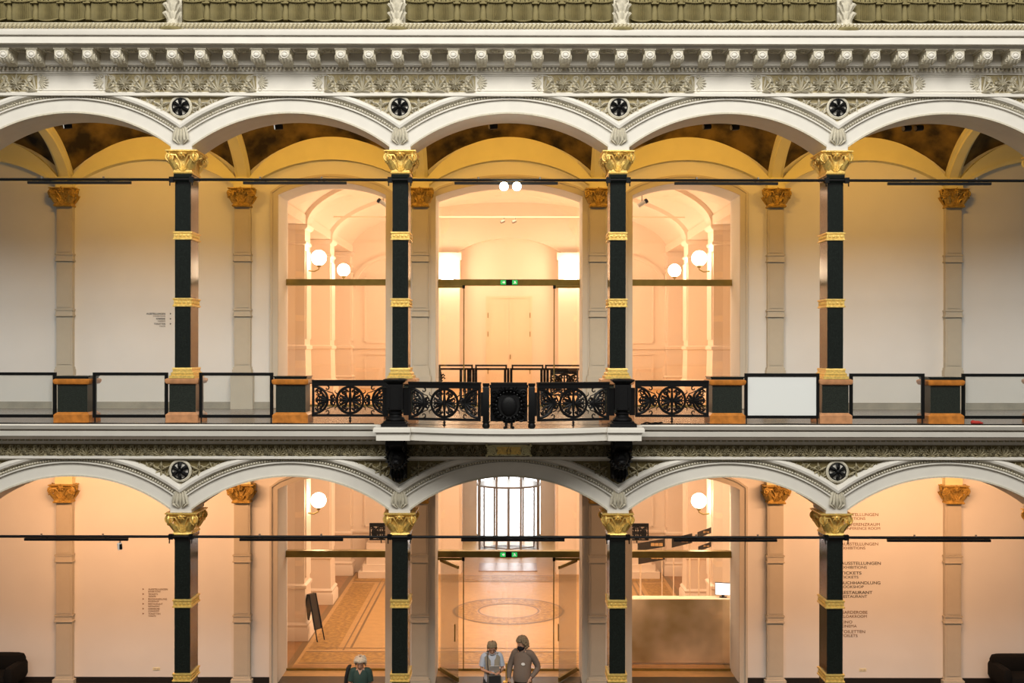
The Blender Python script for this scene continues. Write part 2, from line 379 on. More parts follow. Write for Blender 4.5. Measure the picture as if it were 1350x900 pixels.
# ------------------------------------------------------------------ parapet of fluted baskets with acanthus brackets
mb = MB(); mb.box(-XE, XE, -.42, .5, wz(30, -.5), wz(-20, -.4))
mb.box(-XE, XE, -.60, -.40, wz(31.5, -.6), wz(30.2, -.6))
par = struct(mb, 'trim_2', KHAKI, 'khaki parapet of fluted baskets along the top edge', 'trim')
def basket():
    mb = MB(); n = 40; prof = []; vs = []; fs = []
    rows = [(wz(21.2, -.6), .165, .16), (wz(19.8, -.6), .190, .20), (wz(17.8, -.6), .198, .215), (wz(-3, -.6), .198, .215), (wz(-4, -.6), .205, .225)]
    for z, rx, ry in rows:
        for j in range(n + 1):
            a = pi + pi * j / n; g = 1 - (.13 if j % 2 else 0) * (z > wz(26, -.6)) * (z < wz(-3.5, -.6))
            sag = (.115 * sin(pi * j / n)) if z < wz(15, -.6) else (.11 * sin(pi * j / n) if z > wz(4, -.6) else 0)
            vs.append((rx * cos(a) * g, -.42 + ry * sin(a) * g, z - sag))
    k = n + 1
    for i in range(len(rows) - 1):
        for j in range(n): fs.append((i * k + j, i * k + j + 1, (i + 1) * k + j + 1, (i + 1) * k + j))
    mb.add(vs, fs)
    for zz_, rx, ry, t in ((wz(-4, -.6), .212, .232, .014), (wz(20.0, -.6), .196, .21, .014)):
        mb.tube([(rx * cos(pi + pi * j / 14), -.42 + ry * sin(pi + pi * j / 14), zz_ - .115 * sin(pi * j / 14)) for j in range(15)], t, 5)
    # leafy mound above the rim
    for j in range(7):
        a = pi + pi * (j + .5) / 7
        mb.leaf([(.2 * cos(a), -.42 + .20 * sin(a), wz(-3, -.6) - .08), (.15 * cos(a), -.42 + .17 * sin(a), wz(-7, -.6)), (.05 * cos(a), -.42 + .05 * sin(a), wz(-12, -.6))], [.07, .08, .03], .02, (-sin(a), cos(a), 0))
    return mb
def divider():
    mb = MB()
    mb.lathe([(.001, wz(25.5, -.6)), (.05, wz(24.8, -.6)), (.070, wz(21.5, -.6)), (.062, wz(15, -.6)), (.046, wz(6, -.6)), (.056, wz(4.5, -.6)), (.060, wz(3, -.6)), (.060, wz(-14, -.6))], 0, -.47, 12)
    mb.box(-.066, .066, -.57, -.42, wz(4, -.6), wz(2.4, -.6))
    return mb
def acanthus_bracket():
    mb = MB()
    mb.box(-.14, .14, -.46, -.40, wz(28, -.6), wz(-14, -.6))
    z0 = wz(38, -.75); z1 = wz(0, -.6)
    mb.lathe([(.05, z0 + .06), (.12, z0 + .10), (.10, z0 + .18), (.085, z0 + .30), (.10, z1 - .05), (.12, z1)], 0, -.54, 12)
    for lev, (zb_, L, w) in enumerate(((z0 + .03, .17, .09), (z0 + .20, .15, .08), (z0 + .36, .15, .09))):
        for j in range(5):
            a = pi + pi * (j + .5) / 5; ca, sa = cos(a), sin(a)
            mb.leaf([(.07 * ca, -.54 + .07 * sa, zb_ + (.14 if lev == 0 else 0)), (.12 * ca, -.54 + .12 * sa, zb_ + L * .6 - (.05 if lev == 0 else 0)), (.17 * ca, -.54 + .13 * sa, zb_ + (L if lev else .0))], [w * .7, w, w * .25], .025, (-sa, ca, 0))
    return mb
def ringbase():
    mb = MB(); z0 = wz(37, -.75)
    for j in range(1): pass
    mb.tube([(.19 * cos(t * pi / 10), -.60 + .15 * sin(t * pi / 10), z0) for t in range(9, 32)], .035, 6)
    mb.lathe([(.17, z0 - .03), (.19, z0), (.15, z0 + .05)], 0, -.60, 16, sy=.8)
    return mb
def spread(mbf, name, mat, xs, parent, sub=None):
    first = None
    for x in xs:
        if first is None:
            first = mbf().build(name, mat, parent); o = first
            if sub: sb = sub[0]().build(sub[1], sub[2], first)
        else:
            o = first.copy(); COL.objects.link(o); o.parent = parent
            if sub: s2 = sb.copy(); COL.objects.link(s2); s2.parent = o
        o.location.x = x
pitch = (B - .26) / 8
bx = [k * B + (j - 3.5) * pitch for k in range(-3, 4) for j in range(8)]
dx_ = [k * B + (j - 3) * pitch for k in range(-3, 4) for j in range(7)]
spread(basket, 'fluted_basket', KHAKI, bx, par)
spread(divider, 'divider', KHAKI, dx_, par)
spread(acanthus_bracket, 'acanthus_bracket', RELIEF, [(k + .5) * B for k in range(-3, 3)], par, (ringbase, 'ring_base', KHAKI))

# ------------------------------------------------------------------ rosettes in the spandrels
def rosette(x, zo, label):
    z = wz(142) + zo
    t = thing('spoked_rosette', label, 'rosette', (x, 0, z), 'iron rosettes in the spandrels' if False else None)
    mb = MB()
    mb.tube([(.185 * cos(i * pi / 12), -.03, .185 * sin(i * pi / 12)) for i in range(25)], .035, 6); mb.build('mounting_ring', RELIEF, t)
    mb = MB(); mb.prism([(.165 * cos(i * pi / 12), .165 * sin(i * pi / 12)) for i in range(24)], 'y', -.035, -.002); mb.build('backing_disc', PLASTER, t)
    mb = MB()
    mb.tube([(.16 * cos(i * pi / 12), -.045, .16 * sin(i * pi / 12)) for i in range(25)], .014, 5); mb.build('iron_ring', IRON, t)
    for j in range(6):
        a = j * pi / 3 + pi / 6; mb = MB()
        mb.leaf([(.0, -.07, 0), (.09 * cos(a), -.10, .09 * sin(a)), (.155 * cos(a), -.06, .155 * sin(a))], [.03, .07, .085], .022, (-sin(a), 0, cos(a)))
        mb.build('spoke', IRON, t)
    mb = MB(); mb.ball((0, -.09, 0), .05, .05, .05, 10, 6); mb.build('hub', IRON, t)
for k, lab in ((-2, 'black six-spoked rosette above the upper column at far left'), (-1, 'black six-spoked rosette over the upper column behind the left balcony post'),
               (0, 'black six-spoked rosette over the upper column behind the right balcony post'), (1, 'black six-spoked rosette above the upper column at far right')):
    rosette((k + .5) * B, 0, lab)
rosette(-1.5 * B, -LOW, 'black six-spoked rosette above the lower column left of the lion brackets')
rosette(1.5 * B, -LOW, 'black six-spoked rosette above the lower column right of the lion brackets')

# ------------------------------------------------------------------ floor edge cornice between the storeys
mb = MB()
mb.prism([(.3, wz(606)), q(606, .09), q(605, .12), q(602, .12), q(601, .04), q(585.4, .04), q(585, .08), q(583, .10), q(582.5, .12), q(576, .14), (-.34, wz(575.2, -.34)), q(569, .36), q(568.4, .32), (-.32, wz(566.8, -.34)), q(566, .38), q(561.5, .42), (-.40, FU), (.78, FU), (.78, wz(606))], 'x', -XE, XE)
mid = struct(mb, 'trim_3', PLASTER, 'white cornice band between the two galleries', 'trim')
mb = MB(); n = int(2 * XE / .11)
for i in range(n):
    x = -XE + (i + .5) * 2 * XE / n; mb.box(x - .03, x + .03, -.18, -.12, wz(581.5, -.15), wz(577, -.15))
mb.build('dentil_moulding', FRIEZE, mid)
mb = MB(); fz2 = wz(593.3, -.04); h2 = 15.5 / S; pw = 31.7 / S
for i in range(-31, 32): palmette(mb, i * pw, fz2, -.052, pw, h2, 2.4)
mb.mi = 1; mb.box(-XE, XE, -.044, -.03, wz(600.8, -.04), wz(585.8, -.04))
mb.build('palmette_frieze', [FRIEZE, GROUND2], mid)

# ------------------------------------------------------------------ columns
def capital(mb, w, dp, h, ws, ds):
    """rectangular leaf capital, base z=0"""
    mb.stack(0, 0, [(ws / 2 + .02, ds / 2 + .02, 0), (ws / 2 + .035, ds / 2 + .035, .02), (ws / 2 + .02, ds / 2 + .02, .045), (ws / 2 + .012, ds / 2 + .012, .05), (ws / 2 + .012, ds / 2 + .012, h * .6), (ws / 2 + .02, ds / 2 + .02, h * .75), (ws / 2 + .05, ds / 2 + .05, h * .90)])
    mb.stack(0, 0, [(w / 2 - .05, dp / 2 - .05, h * .86), (w / 2 - .03, dp / 2 - .03, h * .90), (w / 2 - .02, dp / 2 - .02, h * .93), (w / 2, dp / 2, h * .95), (w / 2, dp / 2, h)])
    for s in (-1, 1):
        yf = s * ds / 2
        for e in (-1, 1):
            xv = e * (w / 2 - .075)
            mb.spiral(xv, h * .70, yf + s * .075, .085, .015, pi / 2, pi / 2 - e * 4.2 * pi, .022, .012, 26, 5)
            mb.ball((xv, yf + s * .08, h * .70), .025, .03, .025, 6, 4)
            mb.tube([(e * .03, yf + s * .02, h * .30), (e * .06, yf + s * .04, h * .55), (e * .12, yf + s * .07, h * .80), (xv, yf + s * .08, h * .80)], .014, 5, .024)
            mb.leaf([(e * (ws / 2 - .02), yf + s * .02, h * .22), (e * (ws / 2 + .01), yf + s * .07, h * .42), (e * (ws / 2 + .05), yf + s * .11, h * .56), (e * (ws / 2 + .09), yf + s * .10, h * .47)], [.09, .12, .10, .03], .025, (1, 0, 0))
            mb.leaf([(e * .06, yf + s * .02, h * .2), (e * .085, yf + s * .05, h * .38), (e * .12, yf + s * .07, h * .45)], [.03, .06, .02], .018, (1, 0, 0))
        for j in range(8):
            a = j * pi / 4; mb.leaf([(0, yf + s * .09, h * .84), (.045 * cos(a), yf + s * .12, h * .84 + .045 * sin(a)), (.085 * cos(a), yf + s * .09, h * .84 + .085 * sin(a))], [.02, .055, .02], .016, (-sin(a), 0, cos(a)))
        mb.ball((0, yf + s * .12, h * .84), .035, .03, .035, 8, 5)
        for j in range(5):
            e = (j - 2) * .04; mb.leaf([(e * .3, yf + s * .015, h * .12), (e, yf + s * .035, h * .30), (e * 1.3, yf + s * .03, h * .42)], [.02, .04, .015], .014, (1, 0, 0))
    for s in (-1, 1):                      # side faces
        xf = s * ws / 2
        ny = max(1, int(ds / .28))
        for e in (-1, 1):
            yv = e * (dp / 2 - .075)
            mb.spiral(yv, h * .70, xf + s * .075, .085, .015, pi / 2, pi / 2 - e * 4.2 * pi, .022, .012, 26, 5, 'x')
            mb.leaf([(xf + s * .02, e * (ds / 2 - .03), h * .22), (xf + s * .07, e * ds / 2, h * .42), (xf + s * .11, e * (ds / 2 + .03), h * .56), (xf + s * .10, e * (ds / 2 + .05), h * .47)], [.09, .12, .10, .03], .025, (0, 1, 0))
        for i in range(ny + 1):
            yy = (i / ny - .5) * ds * .8
            mb.leaf([(xf + s * .02, yy, h * .2), (xf + s * .06, yy, h * .45), (xf + s * .11, yy, h * .60), (xf + s * .10, yy, h * .50)], [.07, .10, .08, .03], .02, (0, 1, 0))
        for j in range(8):
            a = j * pi / 4; mb.leaf([(xf + s * .09, 0, h * .84), (xf + s * .12, .045 * cos(a), h * .84 + .045 * sin(a)), (xf + s * .09, .085 * cos(a), h * .84 + .085 * sin(a))], [.02, .055, .02], .016, (0, -sin(a), cos(a)))
def band(mb, hx, hy, z0, z1, step=.075):
    dz = z1 - z0
    mb.stack(0, 0, [(hx, hy, z0), (hx + .035, hy + .035, z0 + dz * .05), (hx + .035, hy + .035, z0 + dz * .2), (hx + .018, hy + .018, z0 + dz * .26), (hx + .018, hy + .018, z0 + dz * .74), (hx + .035, hy + .035, z0 + dz * .8), (hx + .035, hy + .035, z0 + dz * .95), (hx, hy, z1)])
    zc = (z0 + z1) / 2
    for s in (-1, 1):
        n = max(3, int(2 * hx / step))
        for i in range(n): mb.ball(((i + .5) / n * 2 * hx - hx, s * (hy + .02), zc), hx / n * .8, .02, dz * .2, 6, 4)
        n = max(3, int(2 * hy / step))
        for i in range(n): mb.ball((s * (hx + .02), (i + .5) / n * 2 * hy - hy, zc), .02, hy / n * .8, dz * .2, 6, 4)
SHX, SHY, CD = .150, .26, .37           # shaft half sizes and centre depth
CAPH = 30.5 / S
def column(x, upper, label, grp):
    zbase = FU if upper else 0.0
    t = thing('granite_column', label, 'column', (x, CD, zbase), grp)
    o = 0 if upper else -LOW
    def L(y): return wz(y, .10) + o - zbase
    ztop = wz(198) + o - zbase
    mb = MB(); capital(mb, .60, .80, CAPH, 2 * SHX + .01, 2 * SHY); c = mb.build('capital', GOLD, t); c.location.z = ztop - CAPH
    mb = MB(); zb_ = L(486) if upper else .16
    mb.box(-SHX, SHX, -SHY, SHY, zb_, ztop - CAPH)
    mb.stack(0, 0, [(SHX, SHY, ztop - CAPH - .09), (SHX + .02, SHY + .02, ztop - CAPH - .06), (SHX + .02, SHY + .02, ztop - CAPH - .001)])
    mb.build('shaft', GRANITE, t)
    ys = ((316.8, 305.2), (405, 393)) if upper else ((804 - 478.5, 792.5 - 478.5), (901.5 - 478.5, 890 - 478.5))
    for a, b in ys:
        mb = MB(); band(mb, SHX, SHY, L(a), L(b)); mb.build('gilded_band', GOLD, t)
    if upper:
        mb = MB(); z0 = L(499); z1 = L(485)
        mb.stack(0, 0, [(SHX + .09, SHY + .07, z0), (SHX + .09, SHY + .07, z0 + .05), (SHX + .06, SHY + .045, z0 + .06), (SHX + .065, SHY + .05, z0 + .10), (SHX + .035, SHY + .03, z0 + .12), (SHX + .03, SHY + .03, z1 - .04), (SHX + .04, SHY + .04, z1 - .03), (SHX + .035, SHY + .035, z1)])
        mb.build('gilded_base', GOLD, t)
        pedestal_parts(t, .305, .33, 0, L(499), SALMON, None)
    else:
        mb = MB()
        mb.stack(0, 0, [(SHX + .14, SHY + .12, 0), (SHX + .14, SHY + .12, .10), (SHX + .09, SHY + .08, .12), (SHX + .04, SHY + .04, .17)])
        mb.build('plinth', SALMON, t)
    return t
def pedestal_parts(t, hx, hy, z0, z1, omat, slab):
    h = z1 - z0
    ix, iy = hx - .055, hy - .055
    mb = MB(); mb.stack(0, 0, [(hx, hy, z0), (hx, hy, z0 + .15), (hx - .02, hy - .02, z0 + .17), (ix, iy, z0 + .20)]); mb.build('marble_base', omat, t)
    mb = MB(); mb.box(-ix, ix, -iy, iy, z0 + .195, z1 - .10); mb.build('granite_block', GRANITE2, t)
    mb = MB(); mb.stack(0, 0, [(ix, iy, z1 - .115), (hx - .01, hy - .01, z1 - .10), (hx + .01, hy + .01, z1 - .06), (hx + .01, hy + .01, z1 - .02), (hx - .02, hy - .02, z1)]); mb.build('marble_cornice', omat, t)
    if slab:
        mb = MB(); mb.stack(0, 0, [(hx - .03, hy - .03, z1), (hx - .03, hy - .03, z1 + slab * .5), (hx - .015, hy - .015, z1 + slab * .6), (hx - .015, hy - .015, z1 + slab)]); mb.build('black_cap_slab', GRANITE, t)
for k, lab in ((-2, 'upper black granite column with gilded bands at far left, next to tiny wall lettering'), (-1, 'upper black granite column with gilded bands rising behind the left iron balcony post'),
               (0, 'upper black granite column with gilded bands rising behind the right iron balcony post'), (1, 'upper black granite column with gilded bands beside the opaque white railing panel')):
    column((k + .5) * B, True, lab, 'upper arcade columns')
for k, lab in ((-2, 'lower black granite column with gilded bands right of the small six-line wall directory'), (-1, 'lower black granite column with gilded bands just right of the woman in dark green'),
               (0, 'lower black granite column with gilded bands left of the cloudy brass counter'), (1, 'lower black granite column with gilded bands hiding the start of the large wall directory')):
    column((k + .5) * B, False, lab, 'lower arcade columns')
for k, lab in ((-2, 'short orange and black pedestal in the far left railing'), (-1, 'short orange and green pedestal at the left end of the iron balustrade'),
               (1, 'short orange and green pedestal left of the opaque white railing panel'), (2, 'short orange and black pedestal in the far right railing')):
    t = thing('railing_pedestal', lab, 'pedestal', (k * B, .28, FU), 'pedestals of the upper railing')
    pedestal_parts(t, .335, .30, 0, .83, ORANGE, .055)

for x in (-2.5 * B, 2.5 * B):              # the next columns along, at the ends of what could be seen
    for up in (True, False):
        t = column(x, up, 'granite column of the bay beyond', ''); del t['category']; t.name = 'column'; t['kind'] = 'structure'
# ------------------------------------------------------------------ glass railing panels
def rail_panel(x0, x1, label, white=False):
    d = .13; X0, X1 = wx(x0, d), wx(x1, d); zt = wz(491.5, d); zb_ = wz(551, d); w = .058
    t = thing('glass_railing', label, 'railing panel', ((X0 + X1) / 2, d, FU), 'glass railing panels of the upper gallery')
    hw = (X1 - X0) / 2; z0 = zb_ - FU; z1 = zt - FU
    mb = MB(); mb.box(-hw, hw, -.025, .025, z1 - w, z1); mb.box(-hw, hw, -.025, .025, z0, z0 + w)
    mb.box(-hw, -hw + w, -.025, .025, z0 + w, z1 - w); mb.box(hw - w, hw, -.025, .025, z0 + w, z1 - w)
    for s in (-1, 1): mb.box(*sorted((s * (hw - .03), s * (hw - .045))), -.02, .02, 0, z0)
    mb.build('frame', STEEL, t)
    mb = MB(); mb.box(-hw + w, hw - w, -.006, .006, z0 + w, z1 - w); mb.build('white_infill' if white else 'glass_pane', WHITEP if white else RGLASS, t)
rail_panel(-24, 74.3, 'black framed glass railing panel at the left edge of the picture')
rail_panel(122.8, 221.5, 'black framed glass railing panel between far left pedestal and far left column')
rail_panel(263, 360.3, 'black framed glass railing panel right of the far left column')
rail_panel(981.5, 1080, 'black framed railing panel filled opaque white', True)
rail_panel(1120, 1218.5, 'black framed glass railing panel just right of the far right upper column')
rail_panel(1268, 1366, 'black framed glass railing panel at the right edge of the picture')
# ------------------------------------------------------------------ balcony
def bow(x):     # front edge of the balcony slab (d) at x
    return -1.02 - .42 * (1 - (x / 1.75) ** 2) if abs(x) < 1.75 else -1.02
mb = MB()
for z0, z1, e in ((FU - .235, FU - .10, 0), (FU - .10, FU - .085, .02), (FU - .085, FU - .02, .05), (FU - .02, FU, .04)):
    xs = [-1.75 + 3.5 * i / 20 for i in range(21)]
    mb.prism([(-2.37 - e, -.30), (-2.37 - e, -1.10 - e), (-1.77 + e * .3, -1.10 - e)] + [(x, bow(x) - e) for x in xs] + [(1.77 - e * .3, -1.10 - e), (2.37 + e, -1.10 - e), (2.37 + e, -.30)], 'z', z0, z1)
mb.mi = 1; mb.prism([(-2.30, -.41), (-2.30, -1.02), (-1.75, -1.02)] + [(x, bow(x) + .03) for x in xs] + [(1.75, -1.02), (2.30, -1.02), (2.30, -.41)], 'z', FU - .001, FU + .004)
struct(mb, 'trim_4', [PLASTER, GFLOOR], 'white bowed balcony slab', 'balcony')

def scroll_panel(t, hw, z0, z1, rails=True, drop=.13):
    """wrought iron panel in local coordinates, centre x=0,y=0; frame from z0 to z1"""
    w = .045; zc = (z0 + z1 - .07) / 2; hh = (z1 - .11 - z0 - w) / 2; zc = z0 + w + hh
    K = 1.3
    mb = MB(); mb.box(-hw, hw, -.045, .045, z1 - .035, z1); mb.box(-hw, hw, -.03, .03, z1 - .115, z1 - .035); mb.build('top_rail', IRON, t)
    mb = MB(); mb.box(-hw, hw, -.022, .022, z0, z0 + w); mb.box(-hw, -hw + w, -.022, .022, z0 + w, z1 - .11); mb.box(hw - w, hw, -.022, .022, z0 + w, z1 - .11); mb.build('frame', IRON, t)
    mb = MB(); ih = hw - w; R = hh * .93; tr = .017
    mb.tube([(R * cos(i * pi / 16), 0, zc + R * sin(i * pi / 16)) for i in range(33)], .025, 6)
    for s in (-1, 1):
        # palmette and curls inside the circle
        for j in range(5):
            a = (0 if s > 0 else pi) + (j - 2) * radians(30) * 1.0
            mb.leaf([(s * .03, 0, zc), (s * .03 + cos(a) * R * .4, -.012, zc + sin(a) * R * .4), (s * .02 + cos(a) * R * .85, 0, zc + sin(a) * R * .85)], [.022, .052, .014], .013, (-sin(a), 0, cos(a)))
        for e in (-1, 1):
            mb.spiral(s * R * .42, zc + e * R * .58, 0, R * .27, R * .05, pi if s > 0 else 0, (pi if s > 0 else 0) - s * e * 3.0 * pi, .017, .012, 18, 5)
            mb.spiral(s * R * .66, zc + e * R * .22, 0, R * .20, R * .04, pi if s > 0 else 0, (pi if s > 0 else 0) + s * e * 2.6 * pi, .016, .011, 16, 5)
        # link scrolls
        xl = s * (R + (ih - R * 2) * .5)
        for e in (-1, 1):
            mb.spiral(s * (R + .075), zc + e * .055, 0, .05, .012, -e * pi / 2, -e * pi / 2 + s * e * 3 * pi, .019, .013, 18, 5)
            mb.tube([(s * R * .95, 0, zc + e * .11), (s * (R + .04), 0, zc + e * .15), (s * (R + .03), 0, zc + e * .19)], .013, 5, .006)
        # end lunette
        c = s * ih
        mb.tube([(c - s * R * 1.0 * cos(a), 0, zc + R * 1.0 * sin(a)) for a in [(-pi / 2 + i * pi / 16) for i in range(17)]], .025, 6)
        mb.tube([(c - s * R * 1.0, 0, zc), (s * (R + .01), 0, zc)], .018, 5)
        for j in range(5):
            a = (pi if s < 0 else 0) + (j - 2) * radians(27)
            b = (c - s * R * .95, 0, zc)
            mb.leaf([b, (b[0] + cos(a) * R * .45, -.012, zc + sin(a) * R * .45), (b[0] + cos(a) * R * .92, 0, zc + sin(a) * R * .95)], [.022, .052, .014], .013, (-sin(a), 0, cos(a)))
        for e in (-1, 1):
            mb.spiral(c - s * R * .35, zc + e * R * .60, 0, R * .27, R * .05, 0 if s > 0 else pi, (0 if s > 0 else pi) + s * e * 3 * pi, .017, .012, 18, 5)
            mb.spiral(c - s * R * .28, zc + e * R * .15, 0, R * .16, R * .04, 0 if s > 0 else pi, (0 if s > 0 else pi) - s * e * 2.6 * pi, .016, .011, 16, 5)
            mb.spiral(c - s * R * .95, zc + e * R * .90, 0, .05, .01, e * pi / 2, e * pi / 2 + s * e * 1.6 * pi, .015, .009, 12, 5)
    for s in (-1, 1):                      # extra tendrils filling the gaps
        for e in (-1, 1):
            mb.tube([(s * (R + .02), 0, zc + e * .02), (s * (R + .08), 0, zc + e * .13), (s * (R + .14), 0, zc + e * .15), (s * (ih - R * .8), 0, zc + e * R * .75)], .012, 5, .008)
            for j in range(4):
                a = e * radians(25 + 28 * j)
                mb.ball((s * (R * .2 + R * .62 * cos(a) * .9), -.004, zc + R * .72 * sin(a)), .022, .014, .022, 6, 4)
                mb.ball((s * (ih - R * .12 - R * .55 * cos(a)), -.004, zc + R * .75 * sin(a)), .022, .014, .022, 6, 4)
    mb.build('scrollwork', IRON, t)
    mb = MB()
    mb.lathe([(.006, z0 - drop), (.014, z0 - drop + .03), (.034, z0 - .085), (.012, z0 - .06), (.03, z0 - .035), (.014, z0 - .01), (.016, z0 + .05), (.024, zc - R), (.016, zc - R * .7), (.036, zc), (.016, zc + R * .7), (.026, zc + R), (.02, z1 - .05)], 0, 0, 10)
    mb.build('spindle', IRON, t)
def balustrade(label, xa, da, xb, db, z0=.125, z1=.815):
    L = sqrt((xb - xa) ** 2 + (db - da) ** 2)
    t = thing('iron_balustrade_panel', label, 'balustrade', ((xa + xb) / 2, (da + db) / 2, FU), 'wrought iron balustrade panels', math.atan2(db - da, xb - xa))
    scroll_panel(t, L / 2, z0, z1); return t
balustrade('scrolled iron balustrade panel between the left orange pedestal and the balcony post', wx(411.5), 0, wx(512), 0)
balustrade('scrolled iron balustrade panel between the right balcony post and the right orange pedestal', wx(837.5), 0, wx(934.3), 0)
balustrade('scrolled iron balustrade panel on the balcony left of the black shield', -1.80, -.93, -.50, -1.30)
balustrade('scrolled iron balustrade panel on the balcony right of the black shield', .50, -1.30, 1.80, -.93)
for s, lab in ((-1, 'thick black iron post at the left corner of the balcony'), (1, 'thick black iron post at the right corner of the balcony')):
    t = thing('balcony_post', lab, 'post', (s * 2.055, -.80, FU), 'iron corner posts')
    mb = MB(); mb.stack(0, 0, [(.24, .22, 0), (.24, .22, .06), (.20, .18, .075), (.20, .18, .10)]); mb.build('base_plate', IRON, t)
    mb = MB(); mb.lathe([(.17, .10), (.18, .13), (.16, .16), (.12, .18), (.115, .22), (.14, .235), (.14, .255), (.105, .27), (.115, .30)], 0, 0, 20); mb.build('turned_foot', IRON, t)
    mb = MB(); mb.stack(0, 0, [(.12, .12, .30), (.145, .145, .31), (.145, .145, .76), (.12, .12, .77)])
    for e in (-1, 1):
        for f in (-1, 1): mb.box(e * .10 - .012, e * .10 + .012, f * .155 - .01, f * .155 + .01, .34, .73)
    mb.build('shaft', IRON, t)
    mb = MB(); mb.stack(0, 0, [(.13, .13, .77), (.16, .16, .80), (.20, .20, .83), (.20, .20, .855), (.14, .14, .87)]); mb.build('cap', IRON, t)
    for e in (-1, 1):
        mb = MB(); mb.box(*sorted((e * .145, e * .24)), -.03 if e * s < 0 else .10, .03 if e * s < 0 else .145, .20, .70); mb.build('side_plate', IRON, t)
for s, lab in ((-1, 'slim black iron post left of the balcony shield'), (1, 'slim black iron post right of the balcony shield')):
    t = thing('slim_post', lab, 'post', (s * .402, -1.36, FU), 'slim iron posts beside the shield')
    mb = MB(); mb.lathe([(.03, 0), (.062, .02), (.068, .06), (.05, .10), (.072, .115), (.072, .13)], 0, 0, 14); mb.build('ball_foot', IRON, t)
    mb = MB(); mb.stack(0, 0, [(.048, .048, .13), (.056, .056, .15), (.056, .056, .72), (.048, .048, .74), (.06, .06, .77), (.06, .06, .80)]); mb.build('shaft', IRON, t)
    mb = MB(); mb.box(*sorted((s * .056, s * .09)), -.02, .02, .22, .64); mb.build('side_plate', IRON, t)
t = thing('wrought_iron_shield', 'black wreathed iron shield in the middle of the balcony front', 'shield', (0, -1.40, FU))
mb = MB(); mb.box(-.325, .325, .0, .02, .13, .72); mb.build('back_plate', IRON, t)
mb = MB(); mb.box(-.32, .32, -.02, .06, .775, .815); mb.box(-.34, .34, -.01, .03, .72, .775); mb.build('top_rail', IRON, t)
mb = MB(); mb.prism([(0, .19), (.14, .26), (.19, .40), (.18, .56), (.10, .60), (0, .58), (-.10, .60), (-.18, .56), (-.19, .40), (-.14, .26)], 'y', -.07, 0); mb.ball((0, -.06, .40), .15, .05, .18, 14, 8); mb.build('shield_boss', IRON, t)
mb = MB()
for i in range(22):
    a = i * 2 * pi / 22; c, s_ = cos(a), sin(a)
    for e in (-1, 1):
        b = a + e * .45
        mb.leaf([(.225 * c, -.03, .42 + .235 * s_), (.25 * c + .02 * cos(b), -.085, .42 + .26 * s_ + .02 * sin(b)), (.225 * c + .085 * cos(b), -.04, .42 + .235 * s_ + .085 * sin(b))], [.03, .06, .015], .022, (-sin(b), 0, cos(b)))
    mb.ball((.225 * c, -.06, .42 + .235 * s_), .022, .03, .022, 6, 4)
mb.build('wreath', IRON, t)
for e in (-1, 1):
    mb = MB(); mb.tube([(e * .04, -.05, .17), (e * .05, -.06, .08), (e * .045, -.05, .035), (e * .09, -.06, .02)], .024, 6, .028); mb.build('scroll_foot', IRON, t)
    for x_, z_, q_ in ((.22, .20, 1), (.26, .62, -1)):
        mb = MB(); mb.spiral(e * x_, z_, -.03, .07, .015, pi if e > 0 else 0, (pi if e > 0 else 0) + q_ * e * 3 * pi, .02, .012, 18, 5); mb.build('corner_scroll', IRON, t)
mb = MB()
for j in range(5): mb.leaf([((j - 2) * .03, -.03, .64), ((j - 2) * .05, -.08, .69), ((j - 2) * .07, -.05, .74)], [.03, .04, .012], .02, (1, 0, 0))
mb.build('crest', IRON, t)

# lion head consoles under the balcony
for s, lab in ((-1, 'black lion-head console under the left end of the balcony'), (1, 'black lion-head console under the right end of the balcony')):
    t = thing('lion_head_console', lab, 'console', (s * 2.06, 0, FU - .235), 'lion-head consoles')
    mb = MB(); mb.prism([(-.002, 0), (-.95, 0), (-.95, -.10), (-.72, -.16), (-.50, -.24), (-.36, -.40), (-.28, -.62), (-.12, -.78), (-.002, -.80)], 'x', -.15, .15)
    for e in (-1, 1): mb.spiral(-.75, -.14, e * .155, .10, .02, pi / 2, pi / 2 + 3.2 * pi, .025, .015, 20, 5, 'x')
    mb.build('scroll_body', IRON, t)
    mb = MB(); mb.ball((0, -.52, -.36), .15, .15, .17, 14, 10); mb.ball((0, -.66, -.43), .08, .08, .07, 10, 8); mb.ball((0, -.70, -.395), .035, .03, .025, 8, 5); mb.ball((0, -.64, -.50), .055, .05, .03, 8, 5)
    for e in (-1, 1): mb.ball((e * .06, -.64, -.32), .03, .025, .02, 8, 5); mb.ball((e * .12, -.50, -.22), .04, .03, .05, 8, 5); mb.ball((e * .035, -.70, -.45), .035, .03, .03, 8, 5)
    mb.build('lion_head', IRON, t)
    mb = MB()
    for i in range(18):
        a = i * 2 * pi / 18; c, z = cos(a), sin(a)
        mb.leaf([(.10 * c, -.50, -.36 + .12 * z), (.17 * c, -.52, -.36 + .19 * z), (.22 * c, -.42, -.36 + .25 * z)], [.05, .09, .02], .03, (-z, 0, c))
    mb.build('mane', IRON, t)
    mb = MB()
    for i in range(5):
        x = (i - 2) * .055; mb.leaf([(x, -.30, -.55), (x * 1.1, -.36, -.68), (x * .8, -.25, -.80)], [.05, .07, .02], .03, (1, 0, 0))
    mb.ball((0, -.22, -.80), .07, .07, .06, 10, 6); mb.build('leaf_pendant', IRON, t)
t = thing('gilded_cartouche', 'small gilded cartouche under the middle of the balcony', 'plaque', (0, -.05, wz(593.3, -.05)))
mb = MB(); mb.prism([(-.40, -.09), (-.42, 0), (-.40, .09), (-.30, .105), (.30, .105), (.40, .09), (.42, 0), (.40, -.09), (.30, -.10), (-.30, -.10)], 'y', -.05, .0)
